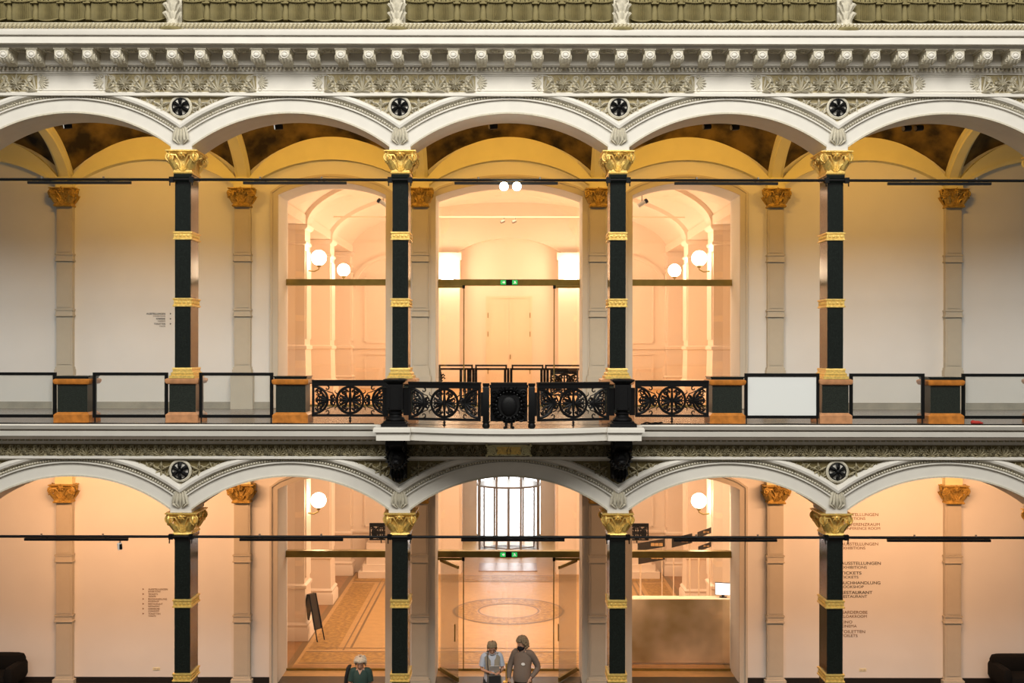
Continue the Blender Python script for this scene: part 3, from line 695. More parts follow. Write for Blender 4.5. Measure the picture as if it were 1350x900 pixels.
for e in (-1, 1):
    mb.spiral(e * .32, 0, -.05, .075, .015, pi / 2, pi / 2 + e * 3.4 * pi, .02, .014, 20, 5)
    for f in (-1, 1): mb.leaf([(e * .37, -.05, f * .05), (e * .42, -.07, f * .10), (e * .41, -.04, f * .13)], [.04, .05, .015], .02, (1, 0, 0))
mb.build('scrolled_plate', ARCHP, t)
mb = MB()
mb.box(-.225, .225, -.055, -.045, -.075, .07)
for i in range(7): mb.box(-.19 + i * .058, -.165 + i * .058, -.066, -.05, -.05, .045)
mb.build('gilded_field', GOLD, t)

# cables lying on the floor edge
t = thing('black_cable', 'thin black cable lying along the front edge of the upper gallery floor', 'cable', (0, -.30, FU))
mb = MB(); mb.tube([(-10 + i * .25, .02 * sin(i * 1.7), .011 + .004 * sin(i * .9)) for i in range(31)], .011, 5); mb.build('left_run', STEEL, t)
mb = MB(); mb.tube([(2.45 + i * .25, .02 * sin(i * 1.3), .012 + .004 * sin(i * .7)) for i in range(31)], .011, 5); mb.build('right_run', STEEL, t)
mb = MB(); mb.tube([(2.5 + .35 * i / 10, -.02 + .06 * sin(i * .9), .022 + .02 * abs(sin(i * .8))) for i in range(11)], .014, 5); mb.build('loose_coil', STEEL, t)
t = thing('red_cloth', 'small red cloth lying on the floor by the far right railing', 'cloth', (wx(1284, .1), -.02, FU))
mb = MB(); mb.ball((0, 0, .03), .10, .05, .035, 10, 6); mb.ball((-.06, .01, .035), .05, .04, .04, 8, 6); mb.ball((.07, 0, .02), .06, .04, .022, 8, 6); mb.build('crumpled_cloth', REDP, t)

# ------------------------------------------------------------------ gallery floors and back wall
DW, DWB, DP, DG = 4.95, 6.05, 4.81, 5.95
mb = MB(); mb.box(-18.6, 18.6, -.33, DWB + .02, FU - .28, FU + .004); struct(mb, 'floor', GFLOOR, 'polished upper gallery floor', 'floor', False)
mb = MB(); mb.box(-18.6, 18.6, -22, DWB - .6, -.3, 0); struct(mb, 'floor', DFLOOR, 'dark floor of the court and lower gallery', 'floor', False)
OPEN = ((-B, 1.25, 263, 246.8), (0, 1.706, 264.6, 247), (B, 1.25, 263, 246.8))
def backwall(zf, zt, zo, label):
    mb = MB(); edges = [-18.6]
    for cx, hw, ys, ya in OPEN:
        zs_ = wz(ys, 5.7) + zo; za = wz(ya, 5.7) + zo
        mb.box(edges[-1], cx - hw, DW, DWB, zf, zt); edges.append(cx + hw)
        rise = za - zs_; R = (hw * hw + rise * rise) / (2 * rise); n = 20
        for i in range(n):
            xa = -hw + 2 * hw * i / n; xb = xa + 2 * hw / n
            z1 = za - R + sqrt(R * R - xa * xa); z2 = za - R + sqrt(R * R - xb * xb)
            mb.add([(cx + xa, DW, z1), (cx + xb, DW, z2), (cx + xb, DW, zt), (cx + xa, DW, zt), (cx + xa, DWB, z1), (cx + xb, DWB, z2), (cx + xb, DWB, zt), (cx + xa, DWB, zt)], [(0, 1, 2, 3), (7, 6, 5, 4), (4, 5, 1, 0)])
    mb.box(edges[-1], 18.6, DW, DWB, zf, zt)
    w = struct(mb, 'wall_back', WALLP, label, 'wall', False)
    for cx, hw, ys, ya in OPEN:      # casings round the openings
        zs_ = wz(ys, 5.7) + zo; za = wz(ya, 5.7) + zo; rise = za - zs_; R = (hw * hw + rise * rise) / (2 * rise)
        mb = MB()
        for wdt, pr, off in ((.13, .05, 0), (.05, .085, .13)):
            path = [(-hw, zf, -1, 0)] + [(-hw, zs_, -.8, .6)]
            am = asin(hw / R); pts = []
            for i in range(25):
                a = am * (i / 12 - 1); pts.append((R * sin(a), za - R + R * cos(a), sin(a), cos(a)))
            ring = [(-hw, zf, -1, 0)] + [(-hw, pts[0][1], -1, .35)] + pts[1:-1] + [(hw, pts[-1][1], 1, .35), (hw, zf, 1, 0)]
            vs = []
            for x, z, nx, nz in ring:
                for o_, dd in ((off, 0), (off, -pr), (off + wdt, -pr), (off + wdt, 0)): vs.append((cx + x + nx * o_, DW + dd, z + nz * o_))
            k = len(ring); mb.add(vs, [(i * 4 + j, i * 4 + (j + 1) % 4, i * 4 + 4 + (j + 1) % 4, i * 4 + 4 + j) for i in range(k - 1) for j in range(4)])
        mb.build('door_casing', CASE, w)
    return w
backwall(FU, FU + 7.0, 0, 'pale back wall of the upper gallery')
backwall(0, FU - .30, -LOW, 'pale back wall of the lower gallery')
GAPS = ((-18.6, -B - 1.25), (-B + 1.25, -1.706), (1.706, B - 1.25), (B + 1.25, 18.6))
mb = MB()
for a, b in GAPS: mb.box(a, b, DW - .03, DW, FU, wz(530, DW)); mb.box(a, b, DW - .05, DW - .03, FU, wz(538, DW))
struct(mb, 'baseboard_back', STONE, 'grey stone skirting of the upper gallery', 'baseboard', False)
mb = MB()
for a, b in GAPS: mb.box(a, b, DW - .04, DW, 0, .13)
struct(mb, 'baseboard_back', DARKBASE, 'black skirting of the lower gallery', 'baseboard', False)

def pilaster(x, upper, label):
    zbase = FU if upper else 0
    t = thing('wall_pilaster', label, 'pilaster', (x, DW, zbase), ('upper' if upper else 'lower') + ' gallery pilasters')
    o = 0 if upper else -LOW
    def L(y): return wz(y, DP) - zbase
    hx = .185; dp = DW - DP
    ztop = L(249) + (o if not upper else 0); zc = ztop - 24.5 / S * (1 + DP / DC)
    if upper: bands = ((345, 335), (417.5, 408)); zb_ = L(484)
    else: bands = ((741.5, 731.5), (820.5, 811)); zb_ = L(893)
    mb = MB(); mb.box(-hx, hx, -dp, -.001, zb_, zc); mb.box(-hx + .035, hx - .035, -dp - .012, -dp, zb_ + .05, L(bands[1][0]) - .04); mb.box(-hx + .035, hx - .035, -dp - .012, -dp, L(bands[1][1]) + .04, L(bands[0][0]) - .04); mb.box(-hx + .035, hx - .035, -dp - .012, -dp, L(bands[0][1]) + .04, zc - .04)
    mb.build('shaft', PILP, t)
    for a, b in bands:
        mb = MB(); z0, z1 = L(a), L(b); pr = .03; mb.box(-hx - .008, hx + .008, -dp - .022, -.001, z0, z1)
        mb.box(-hx - .025, hx + .025, -dp - .04, -.001, z0, z0 + .03); mb.box(-hx - .025, hx + .025, -dp - .04, -.001, z1 - .03, z1); mb.build('band', PILP, t)
    mb = MB(); e = .02
    if upper:
        mb.box(-hx - .02, hx + .02, -dp - .02, -.001, zb_ - .06, zb_); mb.box(-hx - .035, hx + .035, -dp - .04, -.001, zb_ - .20, zb_ - .06); mb.box(-hx - .07, hx + .07, -dp - .07, -.001, 0, zb_ - .20)
    else:
        mb.box(-hx - .02, hx + .02, -dp - .02, -.001, zb_ - .05, zb_); mb.box(-hx - .06, hx + .06, -dp - .06, -.001, 0, zb_ - .05)
    mb.build('base', PILP, t)
    mb = MB(); h = ztop - zc; capital(mb, .60, .42, h, .36, .24)
    c = mb.build('capital', GOLDD, t); c.location = (0, -.13, zc)
    mb = MB(); mb.box(-hx - .02, hx + .02, -dp - .03, -.001, ztop, ztop + .26); mb.build('impost_block', ARCHP, t)
PLAB = ['at far left', 'left of the left doorway', 'left of the central doorway', 'right of the central doorway', 'right of the right doorway', 'at far right']
for i in range(6):
    pilaster((i - 2.5) * B, True, 'flat grey pilaster with dull gold capital in upper gallery, ' + PLAB[i])
    pilaster((i - 2.5) * B, False, 'flat warm-lit pilaster with gold capital in lower gallery, ' + PLAB[i])

# ------------------------------------------------------------------ upper gallery vault: painted sail vaults, cream ribs and wall arches
ZS = wz(249, DP) + .20
def prof_arc(u, rise, half):       # circular arc, 0 at u=±1
    R = (half * half + rise * rise) / (2 * rise); x = u * half
    return sqrt(max(0, R * R - x * x)) - (R - rise)
D0, D1 = .90, DW
HW_, HD_ = B / 2, (D1 - D0) / 2; DM = (D0 + D1) / 2; RX, RD = .93, 1.06
mb = MB(); n = 20
for k in range(-4, 5):
    cx = k * B; vs = []
    for i in range(n + 1):
        for j in range(n + 1):
            u, v = i / n * 2 - 1, j / n * 2 - 1
            vs.append((cx + u * HW_, DM + v * HD_, ZS + .08 + prof_arc(u, RX, HW_) + prof_arc(v, RD, HD_)))
    mb.add(vs, [(i * (n + 1) + j, (i + 1) * (n + 1) + j, (i + 1) * (n + 1) + j + 1, i * (n + 1) + j + 1) for i in range(n) for j in range(n)])
vault = struct(mb, 'ceiling', MURAL, 'brown painted vaults of the upper gallery', 'ceiling')
mb = MB(); mb.box(-18.6, 18.6, .75, DWB, FU + 7.0, FU + 7.2); struct(mb, 'ceiling', WALLP, 'roof slab over the upper gallery', 'ceiling', False)
for k in range(-4, 4):           # transverse ribs
    x = (k + .5) * B; mb = MB(); vs = []; n = 28
    sec = [(-.17, .10), (-.17, .0), (-.11, -.03), (-.10, -.08), (.10, -.08), (.11, -.03), (.17, .0), (.17, .10)]
    for i in range(n + 1):
        v = i / n * 2 - 1; z = ZS + prof_arc(v, RD, HD_); s = 1 if abs(v) < 1 else 0
        e = .004; t = Vector((0, 2 * e * HD_, prof_arc(min(1, v + e), RD, HD_) - prof_arc(max(-1, v - e), RD, HD_))).normalized() if abs(v) < .99 else Vector((0, .55, .83 if v < 0 else -.83))
        nn = Vector((0, -t.z, t.y))
        for a, b in sec: vs.append((x + a, DM + v * HD_ + nn.y * b * .6, z + b * max(.5, nn.z)))
    K = len(sec); mb.add(vs, [(i * K + j, i * K + (j + 1) % K, (i + 1) * K + (j + 1) % K, (i + 1) * K + j) for i in range(n) for j in range(K)])
    mb.build('rib', ARCHP, vault)
for k in range(-4, 5):           # arches against the back wall
    cx = k * B; mb = MB(); n = 32; h = HW_ - .17
    def ring(ro, ri, ho, hi, d0, d1, zo_=0, z2=0):
        vs = []
        for i in range(n + 1):
            u = i / n * 2 - 1
            za = ZS + zo_ + prof_arc(u, ro, ho); zb_ = ZS + z2 + prof_arc(u, ri, hi)
            vs += [(cx + u * ho, d0, za), (cx + u * hi, d0, zb_), (cx + u * hi, d1, zb_), (cx + u * ho, d1, za)]
        mb.add(vs, [(i * 4 + j, i * 4 + (j + 1) % 4, i * 4 + 4 + (j + 1) % 4, i * 4 + 4 + j) for i in range(n) for j in range(4)])
    ring(1.0, .63, h + .05, h - .0, DW - .16, DW - .001, 0, -.06)
    ring(.63, .57, h, h - .04, DW - .20, DW - .001, -.06, -.10)
    mb.build('wall_arch', ARCHP, vault)

# ------------------------------------------------------------------ glazing in the openings
def glazing(i, cx, hw, ys, ya, zf, zo, upper, center):
    zs_ = wz(ys, 5.7) + zo; za = wz(ya, 5.7) + zo; rise = za - zs_; R = (hw * hw + rise * rise) / (2 * rise)
    mb = MB(); pts = [(cx - hw, zf), (cx + hw, zf)] + [(cx + hw * (1 - k / 8), za - R + sqrt(max(0, R * R - (hw * (1 - k / 8)) ** 2))) for k in range(17)]
    zt = wz(372.5 if upper else 729.5, DG); gx = .615 / .78 * 1.08
    mb.prism(pts, 'y', DG - .006, DG + .006)
    w = struct(mb, 'window_%d' % i, GLASS, ('upper' if upper else 'lower') + ' glass screen in the %s doorway' % ('left', 'central', 'right')[(i - 1) % 3], 'window', False)
    mb = MB(); mb.box(cx - hw, cx + hw, DG - .10, DG + .10, zt - .075, zt + .075)
    if not center: mb.box(cx - hw, cx + hw, DG - .12, DG - .10, zt - .075, zt - .035)
    mb.build('brass_transom', BRASS, w, False)
    mb = MB(); mb.box(cx - hw, cx + hw, DG - .03, DG + .03, zf, zf + .05); mb.build('floor_rail', BRASS, w, False)
    if center:
        for s in (-1, 1):
            x = s * 1.09; mb = MB(); mb.box(*sorted((s * hw, s * 1.07)), DG - .15, DG - .10, zt - .135, zt - .08); mb.build('side_bar', BRASS, w, False)
            mb = MB(); mb.box(x - .012, x + .012, DG - .03, DG + .03, zf, zt - .07); mb.build('glass_edge', BRASS, w, False)
            mb = MB(); mb.box(x - .03, x + .03, DG - .17, DG - .08, zt - .15, zt - .07); mb.build('pivot', STEEL, w, False)
        t = thing('exit_sign', 'small green exit sign on the %s central brass transom' % ('upper' if upper else 'lower'), 'sign', (0, DG - .10, zt))
        mb = MB(); mb.box(-.21, .21, -.03, 0, -.065, .065); mb.build('sign_box', STEEL, t, False)
        for s in (-1, 1):
            mb = MB(); mb.box(s * .14 - .065, s * .14 + .065, -.036, -.03, -.055, .055); mb.build('green_panel', GREEN, t, False)
        mb = MB(); mb.prism([(-.155, -.015), (-.125, -.015), (-.125, -.035), (-.09, 0), (-.125, .035), (-.125, .015), (-.155, .015)], 'y', -.040, -.036); mb.prism([(.10, -.03), (.13, -.005), (.12, .03), (.15, .03), (.16, 0), (.18, -.03), (.15, -.02)], 'y', -.040, -.036); mb.build('pictogram', SIGNW, t, False)
for j, (cx, hw, ys, ya) in enumerate(OPEN):
    glazing(j + 1, cx, hw, ys, ya, FU, 0, True, j == 1)
    glazing(j + 4, cx, hw, ys, ya, 0, -LOW, False, j == 1)

# ------------------------------------------------------------------ lighting pipes, track bars, spots
def pipe(y, label, lowr):
    z = wz(y, CD - SHY - .06); t = thing('lighting_pipe', label, 'pipe', (0, .03, z))
    mb = MB(); mb.tube([(-14.3, 0, 0), (14.3, 0, 0)], .026, 8); mb.build('tube', STEEL, t)
    for k in range(-2, 2):
        x = (k + .5) * B
        for s in (-1, 1):
            mb = MB(); mb.box(x + s * .19 - .04, x + s * .19 + .04, -.045, .045, -.05, .05); mb.box(*sorted((x + s * .15, x + s * .20)), .0, .16, -.02, .02); mb.tube([(x + s * .21, -.04, -.04), (x + s * .21, -.05, -.12)], .012, 5); mb.build('column_mount', STEEL, t, False)
    for k in range(-2, 3):
        for s in (-1, 1):
            mb = MB(); mb.tube([(k * B + s * .58, 0, -.02), (k * B + s * .58, 0, .055)], .020, 6); mb.build('pipe_joint', FGREY, t)
pipe(237.5, 'thin black lighting pipe spanning the upper arcade in front of the columns', False)
pipe(707.5, 'thin black lighting pipe spanning the lower arcade in front of the columns', True)
BAR = ('at far left', 'before the left doorway', 'before the central doorway', 'before the right doorway', 'at far right')
def trackbar(xc, y, label, thick=.024):
    d = .05; t = thing('track_bar', label, 'light track', (wx(xc, d), d, wz(y, d)), 'black light tracks hung below the pipes')
    mb = MB(); mb.box(-.975, .975, -.03, .03, -thick, thick); mb.build('track', STEEL, t, False)
    for s in (-1, 1): mb = MB(); mb.box(s * .55 - .012, s * .55 + .012, -.012, .012, thick, thick + .006); mb.build('hanger', STEEL, t, False)
for i, xc in enumerate((104.5, 388.5, 667, 957, 1238)): trackbar(xc, 241.5, 'short black light track below the upper pipe, ' + BAR[i])
for i, xc in enumerate((101, 384.5, 676.5, 956.5, 1238)): trackbar(xc, 711.5, 'short black light track below the lower pipe, ' + BAR[i], .024)
for xc, lab in ((664, 'left of the two glaring spotlights on the upper central track'), (681, 'right of the two glaring spotlights on the upper central track')):
    d = -.03; t = thing('spotlight', lab, 'spotlight', (wx(xc, d), d, wz(244, d)), 'glaring spotlights')
    mb = MB(); mb.tube([(0, .03, -.03), (0, -.03, -.03)], .085, 14); mb.build('housing', STEEL, t)
    mb = MB(); mb.tube([(0, -.031, -.03), (0, -.05, -.031)], .080, 14); mb.build('lens', SPOTG, t)
t = thing('hanging_spotlight', 'small pale spotlight hanging from the lower track at far left', 'spotlight', (wx(158.5, .05), .05, wz(713, .05)))
mb = MB(); mb.tube([(0, 0, 0), (0, 0, -.06)], .012, 6); mb.build('stem', FGREY, t)
mb = MB(); mb.tube([(-.01, 0, -.05), (.0, .02, -.17)], .045, 10); mb.build('housing', WHITEP, t)
mb = MB(); mb.tube([(.02, -.02, -.06), (.02, -.01, -.16)], .028, 8); mb.build('lens_hood', STEEL, t)
VS = [(88, 166, 'far left bay'), (366, 167, 'second bay, over the left doorway'), (649, 166, 'central bay'), (931, 166, 'right doorway bay, left of two'), (968, 167, 'right doorway bay, right of two'), (1195, 168, 'far right bay, left of two'), (1211, 167.5, 'far right bay, right of two')]
for x, y, lab in VS:
    d = 1.05; t = thing('vault_spotlight', 'tiny black spotlight under the painted vault, ' + lab, 'spotlight', (wx(x, d), d, wz(y, d)), 'black spotlights under the vaults')
    mb = MB(); mb.tube([(-.06, 0, -.01), (.08, .05, .01)], .062, 10); mb.build('housing', STEEL, t)
    mb = MB(); mb.tube([(-.065, 0, -.011), (-.072, -.002, -.012)], .05, 10); mb.build('lens', SIGNW if x in (366, 88) else FGREY, t)
    mb = MB(); mb.tube([(.02, .02, .04), (.02, .02, .70)], .012, 6); mb.build('stem', STEEL, t)
# ------------------------------------------------------------------ foyer behind the openings (two storeys)
FX, FD = 6.9, 17.7              # half width to the aisle walls, depth of the inner end wall
PX = 5.42                       # face of the side piers
ENT = 1.62
# lower floor with inlaid mosaic
mb = MB()
def rect(x0, x1, y0, y1, z, mi):
    mb.mi = mi; mb.add([(x0, y0, z), (x1, y0, z), (x1, y1, z), (x0, y1, z)], [(0, 1, 2, 3)])
def annulus(cx, cy, r0, r1, z, mi, n=64):
    mb.mi = mi; vs = []
    for i in range(n):
        a = 2 * pi * i / n; vs += [(cx + r0 * cos(a), cy + r0 * sin(a), z), (cx + r1 * cos(a), cy + r1 * sin(a), z)]
    mb.add(vs, [(2 * i, 2 * i + 1, (2 * i + 3) % (2 * n), (2 * i + 2) % (2 * n)) for i in range(n)])
mb.mi = 0; mb.box(-FX, FX, DWB - .6, 24.5, -.3, .0)
for s in (-1, 1):
    a, b = sorted((s * 5.45, s * FX)); rect(a, b, DWB, FD, .003, 1)
    a, b = sorted((s * 5.28, s * 5.45)); rect(a, b, DWB, FD, .004, 3)
    a, b = sorted((s * 4.42, s * 5.16)); rect(a, b, 7.8, 15.9, .004, 2)
    a, b = sorted((s * 4.24, s * 4.28)); rect(a, b, 7.7, 16.3, .005, 3)
    a, b = sorted((s * 4.06, s * 4.12)); rect(a, b, 7.95, 16.1, .005, 3)
for y0, y1, m_ in ((7.55, 7.62, 3), (7.90, 7.95, 3), (6.65, 7.50, 2), (6.5, 6.56, 3), (16.1, 16.16, 3), (16.25, 17.0, 2), (17.1, 17.16, 3)):
    rect(-5.2, 5.2, y0, y1, .006, m_)
rect(-5.28, 5.28, DWB, 6.4, .006, 1)
annulus(0, 12.05, 1.58, 1.66, .006, 3); annulus(0, 12.05, .95, 1.55, .006, 2); annulus(0, 12.05, .86, .92, .006, 3)
struct(mb, 'floor', [FOYERF, FWOOD, FMOS, FLINE], 'mosaic foyer floor with oval medallion', 'floor', False)
mb = MB(); mb.box(-FX, FX, DWB + .01, 24.5, FU - .35, FU); struct(mb, 'floor', FOYERF, 'upper foyer floor', 'floor', False)
def arch_opening(mb, cx, hw, zs_, ya, d0, d1, zt, n=16):
    rise = ya - zs_; R = (hw * hw + rise * rise) / (2 * rise)
    for i in range(n):
        xa = -hw + 2 * hw * i / n; xb = xa + 2 * hw / n
        z1 = ya - R + sqrt(R * R - xa * xa); z2 = ya - R + sqrt(max(0, R * R - xb * xb))
        mb.add([(cx + xa, d0, z1), (cx + xb, d0, z2), (cx + xb, d0, zt), (cx + xa, d0, zt), (cx + xa, d1, z1), (cx + xb, d1, z2), (cx + xb, d1, zt), (cx + xa, d1, zt)], [(0, 1, 2, 3), (7, 6, 5, 4), (4, 5, 1, 0)])
for up in (False, True):
    zf = FU if up else 0; zt = FU + 7 if up else FU - .35
    for s in (-1, 1):
        mb = MB(); a, b = sorted((s * FX, s * (FX + .3))); mb.box(a, b, DWB, 24.5, zf, zt)
        # panel mouldings and dado on the aisle wall
        for y0 in (6.7, 10.1, 14.3):
            y1 = y0 + 2.6
            for z0, z1 in ((zf + .25, zf + 1.25), (zf + 1.65, zf + 4.2)):
                for yy in (y0, y1): mb.box(*sorted((s * FX, s * (FX - .03))), yy - .03, yy + .03, z0, z1)
                for z in (z0, z1): mb.box(*sorted((s * FX, s * (FX - .03))), y0, y1, z - .03, z + .03)
        mb.box(*sorted((s * FX, s * (FX - .07))), DWB, FD, zf + 1.38, zf + 1.46); mb.box(*sorted((s * FX, s * (FX - .04))), DWB, FD, zf, zf + .22)
        side = 'left' if s < 0 else 'right'
        w = struct(mb, 'wall_' + side, FOYER, ('upper' if up else 'lower') + ' foyer %s aisle wall with panel mouldings' % side, 'wall', False)
        for d in (9.1, 13.3, 17.6):
            mb = MB(); cx = s * (PX + .75); hx = .75; hy = .42
            z0 = zf; zc = zf + (4.70 if up else 5.2)
            rows = [(hx + .10, hy + .10, z0), (hx + .10, hy + .10, z0 + .30), (hx + .06, hy + .06, z0 + .36), (hx + .08, hy + .08, z0 + .42), (hx + .02, hy + .02, z0 + .48), (hx, hy, z0 + 1.36), (hx + .04, hy + .04, z0 + 1.39), (hx + .04, hy + .04, z0 + 1.46), (hx - .02, hy - .02, z0 + 1.5),
                    (hx - .02, hy - .02, zc - .55), (hx + .02, hy + .02, zc - .52), (hx + .02, hy + .02, zc - .46), (hx - .02, hy - .02, zc - .43), (hx - .02, hy - .02, zc - .14), (hx + .05, hy + .05, zc - .08), (hx + .07, hy + .07, zc)]
            mb.stack(cx, d, rows)
            mb.box(*sorted((s * (PX + .02), s * (PX - .02))), d - hy + .09, d + hy - .09, z0 + 1.65, zc - .7)
            mb.build('pier', FOYER, w)
    # end wall
    mb = MB(); hw = ENT if not up else 1.9
    if not up:
        mb.box(-FX, -hw, FD, FD + .5, zf, zt); mb.box(hw, FX, FD, FD + .5, zf, zt); arch_opening(mb, 0, hw, zf + 4.6, zf + 5.4, FD, FD + .5, zt)
    else:
        mb.box(-FX, FX, FD + .35, FD + .6, zf, zt); mb.box(-FX, -hw, FD, FD + .35, zf, zt); mb.box(hw, FX, FD, FD + .35, zf, zt)
        arch_opening(mb, 0, hw, ZC + 3.25, ZC + 3.82, FD, FD + .35, zt)
    for s in (-1, 1):
        a, b = sorted((s * 1.7, s * 2.45)); mb.box(a, b, FD - .22, FD, zf, zf + 4.7 if up else zt); mb.box(a - .06, b + .06, FD - .30, FD, zf, zf + .42)
        mb.box(a - .05, b + .05, FD - .27, FD, zf + 4.45, zf + 4.7) if up else None
        for z0, z1 in ((zf + .3, zf + 1.2), (zf + 1.6, zf + 3.9)):
            for x in (s * 2.9, s * 5.0): mb.box(x - .03, x + .03, FD - .04, FD, z0, z1)
            for z in (z0, z1): mb.box(*sorted((s * 2.9, s * 5.0)), FD - .04, FD, z - .03, z + .03)
        mb.box(*sorted((s * 2.45, s * FX)), FD - .06, FD, zf + 1.38, zf + 1.45)
        if up:
            vs = []; n = 20
            for i in range(n + 1):
                a_ = pi * i / n
                for r, dd in ((1.35, 0), (1.35, -.07), (1.5, -.07), (1.5, 0)): vs.append((s * 3.95 - r * cos(a_), FD + dd, ZC + 2.1 + r * sin(a_) * .75))
            mb.add(vs, [(i * 4 + j, i * 4 + (j + 1) % 4, i * 4 + 4 + (j + 1) % 4, i * 4 + 4 + j) for i in range(n) for j in range(4)])
    struct(mb, 'wall_end', FOYER, ('upper' if up else 'lower') + ' foyer end wall', 'wall', False)
# upper foyer ceiling: elliptical barrel with ribs
ZV, RV = ZC + 3.28, 1.75
def evz(x, r=0): return ZV + (RV - r) * sqrt(max(0, 1 - (x / (PX + .1 - r)) ** 2))
mb = MB(); n = 40; xs = [(PX + .1) * -cos(pi * i / n) for i in range(n + 1)]
ds_ = [DWB + .01, 9.1, 13.3, FD + .4]
vs = []
for dd in ds_:
    for x in xs: vs.append((x, dd, evz(x)))
mb.add(vs, [(i * (n + 1) + j, i * (n + 1) + j + 1, (i + 1) * (n + 1) + j + 1, (i + 1) * (n + 1) + j) for i in range(3) for j in range(n)])
for s in (-1, 1): mb.box(*sorted((s * PX, s * FX)), DWB + .01, FD, ZV, ZV + .25)
vt = struct(mb, 'ceiling', FOYER, 'white vault of the upper foyer', 'ceiling')
for d in (9.1, 13.3):
    mb = MB(); vs = []
    r_ = .13
    for i in range(n + 1):
        t = pi * i / n; xo, xi = -(PX + .1) * cos(t), -(PX + .1 - r_) * cos(t)
        zo_, zi_ = ZV + RV * sin(t), ZV + (RV - r_) * sin(t)
        vs += [(xo, d - .36, zo_), (xi, d - .36, zi_), (xi, d + .36, zi_), (xo, d + .36, zo_)]
    mb.add(vs, [(i * 4 + j, i * 4 + (j + 1) % 4, i * 4 + 4 + (j + 1) % 4, i * 4 + 4 + j) for i in range(n) for j in range(4)]); mb.build('vault_rib', FOYER, vt)
mb = MB(); mb.box(-13, 13, DWB - .02, 24.6, FU + 7.2, FU + 7.4); struct(mb, 'ceiling', FOYER, 'roof over the foyer', 'ceiling', False)
# entrance vestibule beyond the lower end wall, with daylight
mb = MB()
for s in (-1, 1): mb.box(*sorted((s * 1.9, s * 2.2)), FD + .5, 24.5, 0, FU - .35); mb.box(*sorted((s * 1.28, s * 1.9)), 24.0, 24.4, 0, FU - .35)
struct(mb, 'wall_entrance', FOYER, 'entrance vestibule side walls', 'wall', False)
mb = MB(); mb.box(-1.28, 1.28, 24.2, 24.3, 0, FU - .35); win = struct(mb, 'window_7', DAY, 'bright daylight entrance window behind the revolving door', 'window', False)
mb = MB()
for x in (-1.26, -.62, -.04, .54, 1.18): mb.box(x, x + .08, 24.05, 24.2, 0, FU - .35)
mb.box(-1.28, 1.28, 24.05, 24.2, 2.75, 2.85); mb.build('mullion', FGREY, win, False)
mb = MB(); mb.box(-13, 13, 24.5, 24.8, 0, FU + 7); struct(mb, 'wall_far', FOYER, 'outer wall behind the foyer', 'wall', False)
t = thing('revolving_door', 'round glass revolving door against bright daylight in the central lower doorway', 'door', (0, 21.6, 0))
mb = MB(); R = 1.2
for z0, z1 in ((0, .06), (2.55, 2.62), (4.6, 4.9)): mb.lathe([(R - .04, z0), (R + .03, z0), (R + .03, z1), (R - .04, z1)], 0, 0, 32)
mb.build('drum_rings', FGREY, t)
for i in range(8):
    a = pi / 8 + i * pi / 4; mb = MB(); mb.box(R * cos(a) - .03, R * cos(a) + .03, R * sin(a) - .03, R * sin(a) + .03, .06, 4.6); mb.build('drum_post', FGREY, t, False)
mb = MB(); mb.lathe([(R, .06), (R, 4.6)], 0, 0, 32, .35, pi - .35); mb.lathe([(R, .06), (R, 4.6)], 0, 0, 32, pi + .35, 2 * pi - .35); mb.build('curved_glass', GLASS, t)
for i in range(3):
    a = .5 + i * 2 * pi / 3; mb = MB()
    mb.tube([(0, 0, .1), (R * .93 * cos(a), R * .93 * sin(a), .1)], .03, 6); mb.tube([(0, 0, 2.5), (R * .93 * cos(a), R * .93 * sin(a), 2.5)], .03, 6); mb.tube([(R * .93 * cos(a), R * .93 * sin(a), .1), (R * .93 * cos(a), R * .93 * sin(a), 2.5)], .03, 6); mb.build('door_wing', FGREY, t)
mb = MB(); mb.tube([(0, 0, .05), (0, 0, 2.6)], .04, 8); mb.build('centre_post', FGREY, t)
t = thing('door_mat', 'brown entrance mat in front of the revolving door', 'mat', (0, 18.6, 0)); mb = MB(); mb.box(-1.05, 1.0, -.75, .7, .002, .02); mb.box(-.1, .32, -.76, .71, .02, .026) if False else None; mb.build('mat', FWOOD, t, False)
# upper double door in the end wall niche
t = thing('double_door', 'pale double door in the end wall of the upper foyer', 'door', (0, FD + .35, FU))
dw = .74; dh = 3.17 + 1.43
dh = wz(393, FD + .35) - FU
mb = MB(); mb.box(-dw - .07, -dw, -.06, 0, 0, dh + .07); mb.box(dw, dw + .07, -.06, 0, 0, dh + .07); mb.box(-dw, dw, -.06, 0, dh, dh + .07); mb.build('door_frame', DOORP, t, False)
for s in (-1, 1):
    mb = MB(); a, b = sorted((s * .006, s * dw)); mb.box(a, b, -.03, 0, 0, dh); m0, m1 = a + .12, b - .12
    for z0, z1 in ((.2, 1.2), (1.4, dh - .2)):
        for x in (m0, m1): mb.box(x - .012, x + .012, -.042, -.03, z0, z1)
        for z in (z0, z1): mb.box(m0, m1, -.042, -.03, z - .012, z + .012)
    lf = mb.build('door_leaf', DOORP, t, False)
    for z in (.6, 1.9, dh - .6): mb = MB(); mb.tube([(s * dw, -.05, z - .09), (s * dw, -.05, z + .09)], .018, 6); mb.build('hinge', BRASS, lf)
    if s > 0: mb = MB(); mb.tube([(.05, -.07, 1.02), (.05, -.07, 1.18)], .016, 6); mb.build('door_handle', BRASS, lf)
